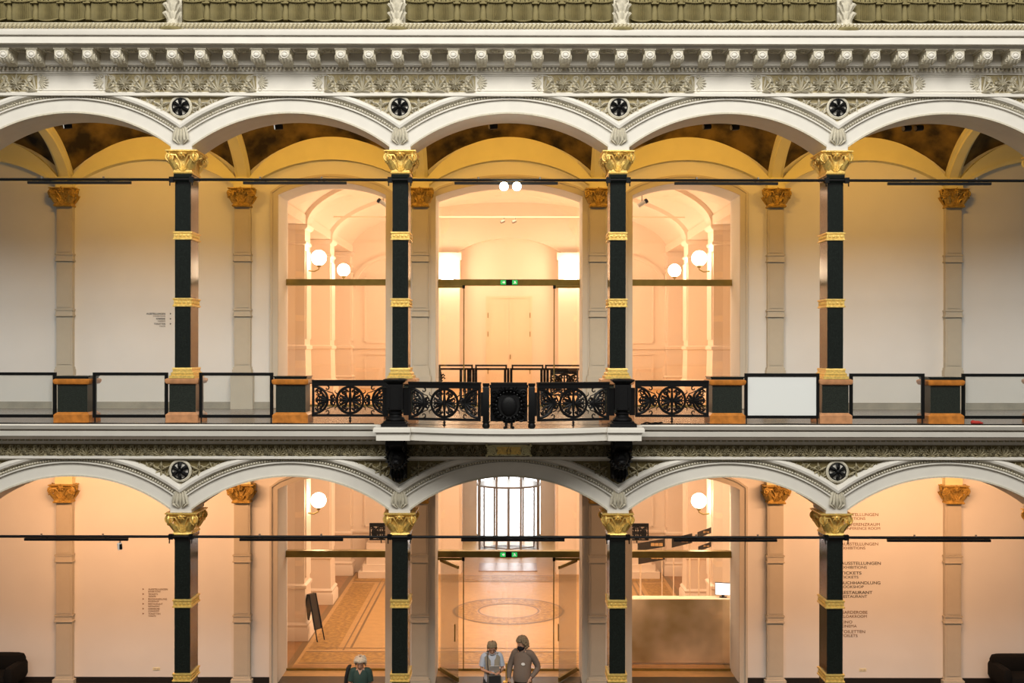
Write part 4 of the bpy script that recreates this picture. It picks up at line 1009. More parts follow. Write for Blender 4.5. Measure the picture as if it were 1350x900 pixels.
# niche mouldings of the upper end wall are part of the wall; ceiling track with two heads
t = thing('ceiling_track', 'thin ceiling track with two tiny lamps in the upper foyer', 'light track', (0, 12.0, wz(286, 12.0)))
mb = MB(); mb.box(-5.2, 5.2, -.025, .025, -.02, .02); mb.build('track', DOORP, t, False)
for x in (-.15, .19):
    mb = MB(); mb.tube([(x, 0, -.02), (x, 0, -.16)], .012, 5); mb.tube([(x - .10, -.02, -.16), (x + .01, .02, -.11)], .045, 8); mb.build('lamp_head', FGREY, t)
for s, lab in ((-1, 'small projector under the upper left doorway arch'), (1, 'small black projector under the upper right doorway arch')):
    xx = (505 if s < 0 else 846); d = 6.4
    t = thing('ceiling_projector', lab, 'spotlight', (wx(xx, d), d, wz(268, d)))
    mb = MB(); mb.tube([(-.10 * s, -.03, -.07), (.08 * s, .0, .05)], .055, 10); mb.build('housing', WHITEP, t)
    mb = MB(); mb.tube([(.07 * s, -.0, .04), (.13 * s, .01, .08)], .06, 10); mb.build('black_head', STEEL, t)
    mb = MB(); mb.tube([(0, 0, .0), (0, 0, .75)], .015, 6); mb.build('stem', FGREY, t)

# globe lamps on the piers
def globe(x, d, z, r, label, s):
    t = thing('globe_lamp', label, 'lamp', (x, d, z), 'glowing globe lamps in the foyer')
    mb = MB(); mb.ball((0, 0, 0), r, n=20, m=14); mb.build('opal_globe', GLOBE, t)
    mb = MB(); mb.tube([(s * .0, 0, -r - .02), (s * .0, 0, -r - .10), (s * .12, 0, -r - .16), (s * .28, 0, -r - .14)], .018, 6); mb.lathe([(.05, -r - .05), (.07, -r + .01), (.05, -r + .03)], 0, 0, 10); mb.build('wall_mount_arm', BRASS, t)
globe(-5.10, 8.9, wz(340, 8.9), .205, 'nearer glowing globe lamp seen through the upper left doorway', -1)
globe(-5.06, 13.1, wz(356, 13.1), .195, 'farther glowing globe lamp seen through the upper left doorway', -1)
globe(5.10, 8.9, wz(340, 8.9), .205, 'nearer glowing globe lamp seen through the upper right doorway', 1)
globe(5.06, 13.1, wz(356, 13.1), .195, 'farther glowing globe lamp seen through the upper right doorway', 1)
globe(-5.10, 8.9, wz(659.5, 8.9), .205, 'glowing globe lamp seen through the lower left doorway', -1)
globe(5.10, 8.9, wz(659.5, 8.9), .205, 'glowing globe lamp seen through the lower right doorway', 1)
for s, side in ((-1, 'left'), (1, 'right')):
    d = 17.0; t = thing('globe_lamp', 'blazing lamp at the %s edge of the upper central doorway' % side, 'lamp', (s * 2.10, d, wz(357, d)), 'glowing globe lamps in the foyer')
    mb = MB(); mb.lathe([(.10, -.36), (.20, -.32), (.24, -.1), (.24, .1), (.20, .32), (.10, .36)], 0, 0, 18); mb.build('opal_globe', GLOBE, t)
    mb = MB(); mb.tube([(0, 0, -.36), (0, .0, -.46), (0, .46, -.50)], .02, 6); mb.build('wall_mount_arm', BRASS, t)

# stair railing in the upper foyer (double rails, clustered posts)
d = 7.9; zr = wz(480.5, d)
t = thing('stair_railing', 'dark double-rail stair railing behind the upper central doorway', 'railing', (0, d, FU)); H = zr - FU
def X8(x): return wx(x, d)
for xa, xb in ((579, 623), (627, 668), (675, 716), (719, 766)):
    mb = MB(); mb.box(X8(xa), X8(xb), -.02, .02, H - .045, H); mb.box(X8(xa if xa > 620 else 579), X8(xb), -.02, .02, H - .14, H - .09)
    for x in (xa + .6, xb - .6): mb.box(X8(x) - .022, X8(x) + .022, -.02, .02, H - .14, H)
    mb.build('double_rail', STEEL, t, False)
for xs_ in ((607.5, 612.5, 617.5), (620, 624, 627.5), (666, 670, 674), (714, 718, 722), (579.8,)):
    for x in xs_: mb = MB(); mb.box(X8(x) - .033, X8(x) + .033, .02, .055, 0, H - .09); mb.build('post', STEEL, t, False)
t = thing('iron_stair_panel', 'small scrolled iron panel at the right end of the stair railing', 'balustrade', (wx(744, 7.5), 7.5, FU), 'small iron railing panels in the foyer')
scroll_panel(t, .36, .20, wz(487, 7.5) - FU)
t = thing('iron_finial', 'small black iron leaf finial left of the stair railing', 'finial', (wx(581.5, 7.2), 7.2, FU))
h0 = wz(503, 7.2) - FU
mb = MB(); mb.lathe([(.05, 0), (.05, .05), (.025, .08), (.025, h0), (.06, h0 + .02), (.02, h0 + .05), (.03, h0 + .12), (.004, h0 + .26)], 0, 0, 10); mb.build('stem', IRON, t)
mb = MB()
for s in (-1, 1):
    for z, L in ((h0 + .06, .10), (h0 + .13, .09)): mb.leaf([(0, 0, z), (s * L * .6, -.02, z + .06), (s * L, 0, z + .01)], [.03, .06, .02], .02, (0, 1, .2))
mb.build('leaves', IRON, t)
# lower landings with little iron panels by the end wall
for s, xx, lab in ((-1, 503, 'small scrolled iron panel deep inside the lower left doorway'), (1, 840, 'small scrolled iron panel deep inside the lower right doorway')):
    d = 16.9; t = thing('iron_landing_panel', lab, 'balustrade', (wx(xx, d), d, wz(712, d)), 'small iron railing panels in the foyer')
    scroll_panel(t, .40, .0, .58, drop=.10)
    t2 = thing('stone_step_block', 'low %s step block below the small iron landing panel' % ('left' if s < 0 else 'right'), 'step', (wx(xx, d), d + .1, 0), 'landing blocks')
    mb = MB(); mb.box(-.75, .75, -.35, .65, 0, .22); mb.box(-.62, .62, -.2, .65, .22, .44); mb.box(-.5, .5, -.12, .65, .44, wz(712, d) - .10); mb.build('steps', FOYER, t2, False)

# ------------------------------------------------------------------ lower foyer furnishings
t = thing('easel_sign', 'narrow dark A-frame board standing by the pier in lower left doorway', 'sign', (wx(413, 9.0), 9.0 - .2, 0))
hh = 1.22
for y, nm in ((-.24, 'front_board'), (.24, 'rear_board')):
    mb = MB(); mb.add([(-.13, y, .30), (.13, y, .30), (.13, y * .12, hh), (-.13, y * .12, hh), (-.13, y + .03, .30), (.13, y + .03, .30), (.13, y * .12 + .03, hh), (-.13, y * .12 + .03, hh)], [(3, 2, 1, 0), (4, 5, 6, 7), (0, 1, 5, 4), (1, 2, 6, 5), (2, 3, 7, 6), (3, 0, 4, 7)]); mb.build(nm, MIRROR, t, False)
for sx in (-1, 1):
    for sy in (-1, 1):
        mb = MB(); mb.tube([(sx * .125, sy * .03, hh), (sx * .14, sy * .33, 0)], .016, 6); mb.build('leg', STEEL, t)
t.rotation_euler.z = radians(58)
t = thing('brass_counter', 'big brass-fronted counter with cloudy painted reflections in the lower right doorway', 'counter', (B + .12, 6.9, 0))
hc = wz(789.5, 6.45); 
mb = MB(); mb.box(-1.62, 1.32, -.45, -.40, .05, hc)
for x in (-.55, .35): mb.box(x - .004, x + .004, -.4525, -.449, .05, hc)
mb.build('brass_front', BRASSP, t, False)
mb = MB(); mb.box(-1.60, 1.30, -.40, .35, .0, hc - .35); mb.build('body', DOORP, t, False)
mb = MB(); mb.box(-1.62, 1.32, -.40, .0, hc - .06, hc - .01); mb.build('shelf_top', DOORP, t, False)
t = thing('counter_monitor', 'small bright monitor on the right end of the brass counter', 'monitor', (wx(954, 6.7), 6.72, hc - .004), None, radians(-14))
mb = MB(); mb.box(-.20, .20, -.015, .02, .05, .36); mb.build('bezel', STEEL, t, False)
mb = MB(); mb.box(-.188, .188, -.018, -.015, .062, .348); mb.build('screen', SCREEN, t, False)
mb = MB(); mb.box(-.03, .03, -.02, .03, .0, .06); mb.box(-.09, .09, -.06, .06, 0, .012); mb.build('stand', STEEL, t, False)
k = 0
names = ['front lower', 'front upper', 'middle', 'rear upper', 'rear lower']  # dark reflections in the doorway glass, modelled as boards with leaflets
for (x0, x1, y0, y1, d), lab in zip(((842, 877, 728, 741, 9.6), (841, 877, 712, 724, 9.8), (886, 913, 705, 719, 9.0), (920, 938, 697, 706, 8.42), (921, 938, 716, 724, 8.3)), names):
    cx, cz = wx((x0 + x1) / 2, d), wz((y0 + y1) / 2, d); hw = (x1 - x0) / 2 / S * (1 + d / DC); hh_ = (y1 - y0) / 2 / S * (1 + d / DC)
    t = thing('reflection_board', 'dark board modelling a reflection behind the brass counter, %s of five' % lab, 'board', (cx, d, 0), 'boards modelling dark reflections', 0)
    mb = MB(); mb.add([(-hw, 0, cz - hh_ - .05), (hw, 0, cz - hh_ + .08), (hw, 0, cz + hh_ + .05), (-hw, 0, cz + hh_ - .08), (-hw, .03, cz - hh_ - .05), (hw, .03, cz - hh_ + .08), (hw, .03, cz + hh_ + .05), (-hw, .03, cz + hh_ - .08)], [(3, 2, 1, 0), (4, 5, 6, 7), (0, 1, 5, 4), (1, 2, 6, 5), (2, 3, 7, 6), (3, 0, 4, 7)]); mb.build('board', MIRROR, t, False)
    mb = MB()
    for j in range(3 if hw > .3 else 2):
        xx = hw * (.1 + .3 * j); mb.box(xx - .05, xx + .05, -.012, 0, cz - hh_ * .55 + .04, cz + hh_ * .45)
    mb.build('leaflets', FOYERF, t, False)
    mb = MB(); mb.tube([(-hw * .8, .04, 0), (-hw * .8, .04, cz)], .015, 6); mb.tube([(hw * .8, .04, 0), (hw * .8, .04, cz)], .015, 6); mb.build('stand', DOORP, t)
# open glass door leaves at the central doorway
for s, side in ((-1, 'left'), (1, 'right')):
    t = thing('open_glass_door', 'open glass door leaf at the %s side of the central lower doorway' % side, 'door', (s * 1.64, DG - .12, 0), 'open glass doors', 0)
    mb = MB(); L = 1.0; ang = radians(-62) if s < 0 else radians(180 + 62)
    c, s_ = cos(ang), sin(ang)
    def pt(u, w, z): return (u * c - w * s_, u * s_ + w * c, z)
    def ob(m_, u0, u1, w_, z0, z1):
        m_.add([pt(u0, -w_, z0), pt(u1, -w_, z0), pt(u1, w_, z0), pt(u0, w_, z0), pt(u0, -w_, z1), pt(u1, -w_, z1), pt(u1, w_, z1), pt(u0, w_, z1)], [(3, 2, 1, 0), (4, 5, 6, 7), (0, 1, 5, 4), (1, 2, 6, 5), (2, 3, 7, 6), (3, 0, 4, 7)])
    ob(mb, 0, L, .02, .02, .12); mb.build('bottom_rail', BRASS, t, False)
    mb = MB(); ob(mb, 0, L, .02, 2.65, 2.72); mb.build('top_rail', BRASS, t, False)
    mb = MB(); ob(mb, 0, L, .005, .12, 2.65); mb.build('glass_leaf', GLASS, t, False)
    mb = MB(); mb.tube([pt(L - .08, -.05, .95), pt(L - .08, -.05, 1.35)], .015, 6); mb.build('door_handle', BRASS, t)
t = thing('brass_bollard', 'slim brass rod standing between the two masked visitors', 'rod', (wx(668.5, 5.0), 5.0, 0))
mb = MB(); mb.lathe([(.09, 0), (.09, .02), (.028, .04), (.028, .42), (.032, .44), (.02, .455)], 0, 0, 12); mb.build('rod', GOLD, t)

# ------------------------------------------------------------------ sofas in the lower gallery
def sofa(xc, label):
    t = thing('lounge_sofa', label, 'sofa', (xc, 4.25, 0), 'black lounge sofas')
    def rb(mb, x0, x1, y0, y1, z0, z1, r):
        rows = []; cx, cy, hx, hy = (x0 + x1) / 2, (y0 + y1) / 2, (x1 - x0) / 2, (y1 - y0) / 2
        n = 24; vs = []; fs = []
        lev = [(z0, -r), (z0 + r * .3, -r * .3), (z0 + r, 0), (z1 - r, 0), (z1 - r * .3, -r * .3), (z1, -r)]
        for z, e in lev:
            for j in range(n):
                a = 2 * pi * (j + .5) / n; ca, sa = cos(a), sin(a); p = 5
                k_ = (abs(ca) ** p + abs(sa) ** p) ** (-1 / p); vs.append((cx + (hx + e) * ca * k_, cy + (hy + e) * sa * k_, z))
        for i in range(len(lev) - 1):
            for j in range(n): fs.append((i * n + j, i * n + (j + 1) % n, (i + 1) * n + (j + 1) % n, (i + 1) * n + j))
        fs.append(tuple(range(n - 1, -1, -1))); o = (len(lev) - 1) * n; fs.append(tuple(range(o, o + n))); mb.add(vs, fs)
    mb = MB(); rb(mb, -.80, .80, -.42, .45, .20, .46, .10); mb.build('seat', BLACKF, t)
    mb = MB(); rb(mb, -.80, .80, .12, .47, .36, .80, .12); mb.build('backrest', BLACKF, t)
    for s in (-1, 1): mb = MB(); rb(mb, s * .72 - .12, s * .72 + .12, -.42, .46, .22, .64, .09); mb.build('armrest', BLACKF, t)
    for sx in (-1, 1):
        for sy in (-1, 1): mb = MB(); mb.tube([(sx * .62, sy * .3, 0), (sx * .58, sy * .27, .22)], .022, 8); mb.build('leg', STEEL, t)
sofa(wx(23, 4.0) - .86, 'black upholstered sofa by the wall at the lower left edge')
sofa(wx(1317, 4.0) + .86, 'black upholstered sofa by the wall at the lower right edge')
for xx, lab in ((207, 'tiny pale wall socket low on the lower wall at left'), (1138, 'tiny pale wall socket below the large wall directory')):
    t = thing('wall_socket', lab, 'socket', (wx(xx, DW), DW, wz(882, DW)))
    mb = MB(); mb.box(-.08, .08, -.012, 0, -.03, .03); mb.build('cover', ARCHP, t, False)
    mb = MB(); mb.box(-.06, -.01, -.014, -.012, -.018, .018); mb.box(.01, .06, -.014, -.012, -.018, .018); mb.build('outlet', CASE, t, False)

# ------------------------------------------------------------------ lettering on the walls
def text_mesh(body, parent, x, z, width, capx, mat, align='L', name='text_line', d=-.004, bold=0.0):
    cu = bpy.data.curves.new('text_line', 'FONT'); cu.body = body; cu.size = 1; cu.extrude = .002; cu.offset = bold
    ob = bpy.data.objects.new('text_line', cu); me = bpy.data.meshes.new_from_object(ob); bpy.data.objects.remove(ob)
    xs = [v.co.x for v in me.vertices]; zs_ = [v.co.y for v in me.vertices]; w = max(xs) - min(xs); h = .72
    kx, kz = width / w, capx / h
    x0 = x if align == 'L' else x - width
    for v in me.vertices:
        a, b, c = v.co; v.co = (x0 + (a - min(xs)) * kx, d - c, z + b * kz)
    me.materials.append(mat); o = bpy.data.objects.new(name, me); COL.objects.link(o); o.parent = parent; return o
pxw = 1 / S * (1 + DW / DC)
def block(label, x, y, lines, align='L'):
    t = thing('wall_lettering', label, 'lettering', (wx(x, DW), DW, wz(y, DW)))
    for body, dy, wpx, cap, mat, bold in lines:
        text_mesh(body, t, 0, -dy * pxw, wpx * pxw, cap * pxw, mat, align, bold=bold)
    return t
L = []
for body, y, w, kind in (('AUSSTELLUNGEN', 679.3, 49, 0), ('EXHIBITIONS', 684.3, 32, 1), ('KONFERENZRAUM', 692.3, 51, 0), ('CONFERENCE ROOM', 697.3, 51.5, 1), ('AUSSTELLUNGEN', 718, 49, 0), ('EXHIBITIONS', 723.2, 32, 1),
                         ('AUSSTELLUNGEN', 743.5, 52.5, 2), ('EXHIBITIONS', 748.7, 34, 3), ('TICKETS', 756.3, 27, 2), ('TICKETS', 761.5, 23, 3), ('BUCHHANDLUNG', 769.2, 52, 2), ('BOOKSHOP', 774.3, 30, 3), ('RESTAURANT', 781.9, 41.5, 2), ('RESTAURANT', 787, 34.5, 3),
                         ('GARDEROBE', 808, 35, 0), ('CLOAKROOM', 813.2, 34, 1), ('KINO', 820.8, 15, 0), ('CINEMA', 826, 21, 1), ('TOILETTEN', 833.5, 32, 0), ('TOILETS', 838.5, 22, 1)):
    L.append((body, y - 675, w, 4.0 if kind in (0, 2) else 3.6, LETTER if kind >= 2 else LETTERB, -.0 if kind != 2 else .006))
block('large directory lettering on the lower wall right of the far right column', 1109, 675, L)
t = block('small six-line directory lettering on the lower wall left of the far left column', 196, 775, [x for i, (a, b, w, w2) in enumerate((('AUSSTELLUNGEN', 'EXHIBITIONS', 25.5, 16), ('TICKETS', 'TICKETS', 12.5, 10), ('BUCHHANDLUNG', 'BOOKSHOP', 24.5, 14), ('RESTAURANT', 'RESTAURANT', 19, 15), ('GARDEROBE', 'CLOAKROOM', 15, 14), ('TOILETTEN', 'TOILETS', 16, 10)))
       for x in ((a, 3.2 + i * 6.45, w, 2.3, LETTERB, .0), (b, 6.0 + i * 6.45, w2, 1.9, LETTERB, 0.0))])
mb = MB()
for i in range(6): mb.prism([(-7.5 * pxw, -(3.2 + i * 6.45) * pxw), (-5.5 * pxw, -(2.0 + i * 6.45) * pxw), (-7.5 * pxw, -(.8 + i * 6.45) * pxw)], 'y', -.006, -.001)
mb.build('arrow_marks', LETTERB, t, False)
t = block('tiny directory lettering on the upper wall left of the far left column', 218, 410, [x for i, (a, b, w, w2) in enumerate((('AUSSTELLUNGEN', 'EXHIBITIONS', 25, 16), ('KONFERENZ', 'CONFERENCE', 12, 10), ('TOILETTEN', 'TOILETS', 15, 8)))
       for x in ((a, 5.2 + i * 6.7, w, 2.4, LETTER, .006), (b, 8.0 + i * 6.7, w2, 1.8, LETTERG, 0.0))], 'R')
mb = MB()
for i in range(3): mb.prism([(6 * pxw, -(5.2 + i * 6.7) * pxw), (8 * pxw, -(4.0 + i * 6.7) * pxw), (6 * pxw, -(2.8 + i * 6.7) * pxw)], 'y', -.006, -.001)
mb.build('arrow_marks', LETTER, t, False)
# ------------------------------------------------------------------ people
SKIN = M('skin', (.50, .27, .17), .6); HAIRW = M('pale_blond_hair', (.80, .66, .50), .8, var=.3, scale=60); HAIRG = M('grey_brown_hair', (.30, .22, .13), .85, var=.5, scale=60); HAIRS = M('sandy_grey_hair', (.36, .27, .16), .85, var=.4, scale=60)
BLUE = M('light_blue_shirt', (.48, .52, .60), .85, bump=.2, bscale=20); VEST = M('grey_beige_vest', (.28, .24, .18), .9, bump=.2, bscale=20); TEE = M('dark_green_tee', (.030, .060, .048), .85, bump=.2, bscale=20); BROWNS = M('taupe_shirt', (.17, .125, .095), .85, bump=.25, bscale=18)
TROU = M('dark_trousers', (.030, .030, .032), .9); TROUB = M('brown_trousers', (.09, .05, .02), .9); BAGM = M('black_bag', (.015, .014, .013), .6); BAGG = M('grey_bag', (.10, .09, .075), .8); PAPER = M('white_paper', (.85, .83, .78), .7); MASKM = M('black_face_mask', (.006, .006, .010), .8); MASKL = M('pale_face_mask', (.42, .42, .42), .8); SHOE = M('dark_shoes', (.02, .015, .012), .6); EYE = M('dark_eyes', (.02, .012, .01), .3); LIP = M('lips', (.36, .14, .10), .6)

def ring_loft(mb, rows, n=18):
    """elliptical rings (cx, cy, z, rx, ry)"""
    vs = []; fs = []
    for cx, cy, z, rx, ry in rows:
        for j in range(n): a = 2 * pi * j / n; vs.append((cx + rx * cos(a), cy + ry * sin(a), z))
    for i in range(len(rows) - 1):
        for j in range(n): fs.append((i * n + j, i * n + (j + 1) % n, (i + 1) * n + (j + 1) % n, (i + 1) * n + j))
    fs.append(tuple(range(n - 1, -1, -1))); o = (len(rows) - 1) * n; fs.append(tuple(range(o, o + n))); mb.add(vs, fs)
def limb(mb, pts, rs, n=10, sub=4):
    P = []; R = []
    pts = [Vector(p) for p in pts]
    for i in range(len(pts) - 1):
        p0, p1, p2, p3 = pts[max(i - 1, 0)], pts[i], pts[i + 1], pts[min(i + 2, len(pts) - 1)]
        for k in range(sub):
            t = k / sub; P.append(.5 * ((2 * p1) + (p2 - p0) * t + (2 * p0 - 5 * p1 + 4 * p2 - p3) * t * t + (3 * p1 - p0 - 3 * p2 + p3) * t ** 3)); R.append(rs[i] + (rs[i + 1] - rs[i]) * t)
    P.append(pts[-1]); R.append(rs[-1])
    vs = []; fs = []; m = len(P); nrm = None
    for i, p in enumerate(P):
        t = (P[min(i + 1, m - 1)] - P[max(i - 1, 0)]).normalized()
        nrm = t.orthogonal().normalized() if nrm is None else (nrm - t * nrm.dot(t)).normalized()
        bn = t.cross(nrm)
        for k in range(n): a = 2 * pi * k / n; vs.append(tuple(p + nrm * cos(a) * R[i] + bn * sin(a) * R[i]))
    for i in range(m - 1):
        for k in range(n): fs.append((i * n + k, i * n + (k + 1) % n, (i + 1) * n + (k + 1) % n, (i + 1) * n + k))
    fs.append(tuple(range(n - 1, -1, -1))); fs.append(tuple(range((m - 1) * n, m * n))); mb.add(vs, fs)

def person(name_label, x, d, H, face, arms, spec):
    """arms: {-1: (elbow, wrist, dir), 1: ...} in body coordinates, front is -y"""
    k = H / 1.72
    t = thing('person', name_label, 'person', (x, d, 0), None, radians(face))
    t.scale = (k, k, k)
    # one continuous skinned body
    bm = bmesh.new(); lay = bm.verts.layers.skin.verify()
    def V(p, r, root=False):
        v = bm.verts.new(p); s = v[lay]; s.radius = (r, r) if not isinstance(r, tuple) else r; s.use_root = root; return v
    def E(*vs):
        for a, b in zip(vs, vs[1:]): bm.edges.new((a, b))
    yaw, tilt = spec.get('yaw', 0), spec.get('tilt', 0)
    pel = V((0, 0, .95), (.125, .10), True); sp = V((0, 0, 1.12), (.115, .09)); ch = V((0, -.01, 1.30), (.13, .10)); up = V((0, .0, 1.42), (.08, .07)); nk = V((0, -.005, 1.49), .048)
    E(pel, sp, ch, up, nk)
    for s in (-1, 1):
        sh = V((s * .165, 0, 1.395), .055); el = V(arms[s][0], .040); wr = V(arms[s][1], .026); E(up, sh, el, wr)
        w0, e0 = Vector(arms[s][1]), Vector(arms[s][2]).normalized()
        side = Vector(arms[s][3]).normalized() if len(arms[s]) > 3 else e0.cross(Vector((0, 0, 1))).normalized()
        down = e0.cross(side).normalized()
        if down.z > 0: down = -down
        pm = V(tuple(w0 + e0 * .055), (.034, .022)); E(wr, pm)
        for f, L_ in zip((-1.5, -.5, .5, 1.5), (.062, .072, .068, .052)):
            b = w0 + e0 * .085 + side * f * .018
            k1 = V(tuple(b), .0095); k2 = V(tuple(b + e0 * L_ * .5 + down * .008), .0085); k3 = V(tuple(b + e0 * L_ * .72 + down * .034), .0075); E(pm, k1, k2, k3)
        ts = -1 if s > 0 else 1
        t1 = V(tuple(w0 + e0 * .03 + side * ts * .034), .012); t2 = V(tuple(w0 + e0 * .075 + side * ts * .045 + down * .02), .0095); E(pm, t1, t2)
        hp = V((s * .088, 0, .88), .085); kn = V((s * .095, -.015, .49), .055); an = V((s * .10, .02, .09), .038); hl = V((s * .105, -.02, .045), .04); toe = V((s * .115, -.14, .03), .03)
        E(pel, hp, kn, an, hl, toe)
    me = bpy.data.meshes.new('body'); bm.to_mesh(me); bm.free(); me.materials.append(SKIN)
    bo = bpy.data.objects.new('body', me); COL.objects.link(bo); bo.parent = t
    sk = bo.modifiers.new('skin', 'SKIN'); sk.use_smooth_shade = True; sb = bo.modifiers.new('sub', 'SUBSURF'); sb.levels = 1; sb.render_levels = 1
    # head (sits on the neck), tilts and turns
    hd = bpy.data.objects.new('head', None)
    mb = MB()
    rows = [(0, .0, -.10, .045, .05), (0, -.01, -.05, .055, .062), (0, -.022, -.012, .052, .070), (0, -.026, .02, .062, .082), (0, -.02, .06, .070, .090), (0, -.012, .10, .076, .095), (0, -.004, .14, .077, .097), (0, .002, .18, .072, .092), (0, .004, .21, .056, .074), (0, .004, .232, .026, .034), (0, .004, .237, .006, .008)]
    ring_loft(mb, rows, 20)
    mb.leaf([(0, -.098, .125), (0, -.118, .095), (0, -.128, .078), (0, -.10, .070)], [.016, .022, .030, .02], .012, (1, 0, 0))
    for s in (-1, 1): mb.ball((s * .078, .008, .10), .012, .022, .032, 8, 6); mb.leaf([(s * .015, -.098, .135), (s * .035, -.100, .142), (s * .055, -.088, .135)], [.008, .012, .006], .007, (0, 0, 1))
    head = mb.build('head', SKIN, t); bpy.data.objects.remove(hd)
    head.location = (0, -.005, 1.485); head.rotation_euler = (radians(tilt), 0, radians(yaw))
    for s in (-1, 1): mb = MB(); mb.ball((s * .032, -.090, .112), .013, .009, .008, 8, 6); mb.build('eye', EYE, head)
    mb = MB(); mb.leaf([(-.025, -.092, .040), (0, -.100, .041), (.025, -.092, .040)], [.008, .013, .008], .006, (0, 0, 1)); mb.build('mouth', LIP, head)
    mb = MB(); hv = spec.get('hair_vol', 1.0); nA, nB = 26, 8; vs = []; fs = []
    for j in range(nA):                       # cap with a hairline: high over the face, low at the nape
        a = 2 * pi * j / nA; fr = max(0, -sin(a)); low = spec.get('nape', .03) + (.158 - spec.get('nape', .03)) * min(1, fr * 1.6) ** .6
        for i in range(nB + 1):
            t_ = i / nB; zz = .255 * t_ ** .6 + low * (1 - t_ ** .6); q_ = max(0, 1 - ((zz - .115) / .143) ** 2) ** .5 if zz > .115 else 1.0
            wv = 1 + .05 * sin(7 * a + 3 * i) * (hv - .6); vs.append(((.080 + .010 * hv) * q_ * cos(a) * wv, .008 + (.098 + .008 * hv) * q_ * sin(a) * wv, zz))
    for j in range(nA):
        for i in range(nB): fs.append((j * (nB + 1) + i, ((j + 1) % nA) * (nB + 1) + i, ((j + 1) % nA) * (nB + 1) + i + 1, j * (nB + 1) + i + 1))
    mb.add(vs, fs)
    for i in range(190):
        a = random.uniform(0, 2 * pi); fr = max(0, -sin(a)); low = spec.get('nape', .03) + (.17 - spec.get('nape', .03)) * min(1, fr * 1.6) ** .6
        zz = low + (.248 - low) * random.random() ** .8; q_ = max(0, 1 - ((zz - .115) / .143) ** 2) ** .5 if zz > .115 else 1.0
        pp = Vector(((.080 + .010 * hv) * q_ * cos(a), .008 + (.098 + .008 * hv) * q_ * sin(a), zz)); n_ = Vector((q_ * cos(a), q_ * sin(a), max(0, (zz - .115) / .143))).normalized()
        if spec['hair'] == 'curly': mb.ball(tuple(pp + n_ * .004), random.uniform(.015, .024) * hv, .019 * hv, random.uniform(.014, .022) * hv, 6, 4)
        else:
            dn = Vector((n_.x * .5, n_.y * .5, -1)); dn = (dn - n_ * dn.dot(n_)).normalized(); L_ = min(spec.get('len', .05), max(.015, zz - low + .015))
            mb.leaf([tuple(pp), tuple(pp + n_ * .010 * hv + dn * L_ * .5), tuple(pp + n_ * .006 * hv + dn * L_)], [.022, .028, .010], .008, tuple(n_.cross(dn)))
    mb.build('hair', spec['hairmat'], head)
    if spec.get('mask'):
        mb = MB()
        if spec['mask'] == 'face': ring_loft(mb, [(0, -.03, -.016, .050, .070), (0, -.036, .01, .062, .084), (0, -.036, .045, .070, .096), (0, -.026, .088, .064, .100)], 18)
        else: ring_loft(mb, [(0, -.03, -.04, .050, .066), (0, -.034, -.01, .062, .080), (0, -.034, .02, .068, .090)], 18)
        mb.build('face_mask', MASKM if spec['mask'] == 'face' else MASKL, head)
    if spec.get('glasses'):
        mb = MB()
        for s in (-1, 1): mb.tube([(s * .034 + .024 * cos(i * pi / 6), -.104, .112 + .02 * sin(i * pi / 6)) for i in range(13)], .003, 4); mb.tube([(s * .058, -.102, .115), (s * .08, .0, .115)], .003, 4)
        mb.build('glasses', STEEL, head)
    # clothing
    top = spec['top']; mb = MB()
    g = spec.get('girth', 1.0); bel = spec.get('belly', 0)
    ring_loft(mb, [(0, -.01 - bel, .86, .172 * g, .128 * g + bel), (0, -.012 - bel, .93, .178 * g, .132 * g + bel), (0, -.01 - bel, 1.02, .170 * g, .126 * g + bel), (0, -.008 - bel * .6, 1.14, .166 * g, .122 * g + bel * .7), (0, -.006, 1.26, .182 * g, .130 * g), (0, 0, 1.35, .192 * g, .118), (0, .004, 1.405, .172, .095), (0, .004, 1.445, .105, .075), (0, .0, 1.468, .066, .062)], 22)
    for s in (-1, 1):
        el, wr = Vector(arms[s][0]), Vector(arms[s][1]); sh = Vector((s * .165, 0, 1.385))
        if spec['sleeve'] == 'long': limb(mb, [(s * .09, 0, 1.40), tuple(sh), tuple(el), tuple(el + (wr - el) * .9)], [.07, .078, .060, .042])
        else: limb(mb, [(s * .09, 0, 1.40), tuple(sh), tuple(sh + (el - sh) * .75)], [.07, .080, .070])
    mb.build('shirt', top, t)
    if spec.get('vneck'):
        mb = MB(); mb.add([(-.062, -.072, 1.466), (.062, -.072, 1.466), (.0, -.132, 1.355), (-.05, -.05, 1.46), (.05, -.05, 1.46), (0, -.10, 1.36)], [(0, 2, 1), (3, 4, 5), (0, 1, 4, 3), (1, 2, 5, 4), (2, 0, 3, 5)]); mb.build('neckline', SKIN, t)
    if spec.get('collar'):
        mb = MB()
        for s in (-1, 1): mb.leaf([(s * .06, .04, 1.475), (s * .07, -.02, 1.475), (s * .045, -.085, 1.44)], [.05, .06, .03], .012, (0, .3, 1))
        mb.build('collar', top, t)
    if spec.get('vest'):
        mb = MB()
        for s in (-1, 1): mb.leaf([(s * .11, .08, 1.43), (s * .125, -.03, 1.455), (s * .10, -.125, 1.32), (s * .085, -.145, 1.15), (s * .08, -.145, 1.0)], [.12, .12, .12, .11, .08], .022, (1, 0, 0))
        mb.leaf([(-.11, .085, 1.42), (0, .11, 1.41), (.11, .085, 1.42)], [.14, .16, .14], .02, (0, 0, 1)); mb.build('vest', VEST, t)
    mb = MB()
    for s in (-1, 1): limb(mb, [(s * .075, 0, .95), (s * .092, 0, .84), (s * .098, -.015, .49), (s * .103, .02, .08)], [.10, .102, .072, .060], 12)
    ring_loft(mb, [(0, 0, .84, .155, .115), (0, 0, .92, .165, .120), (0, 0, .97, .158, .115)], 18); mb.build('trousers', spec['trousers'], t)
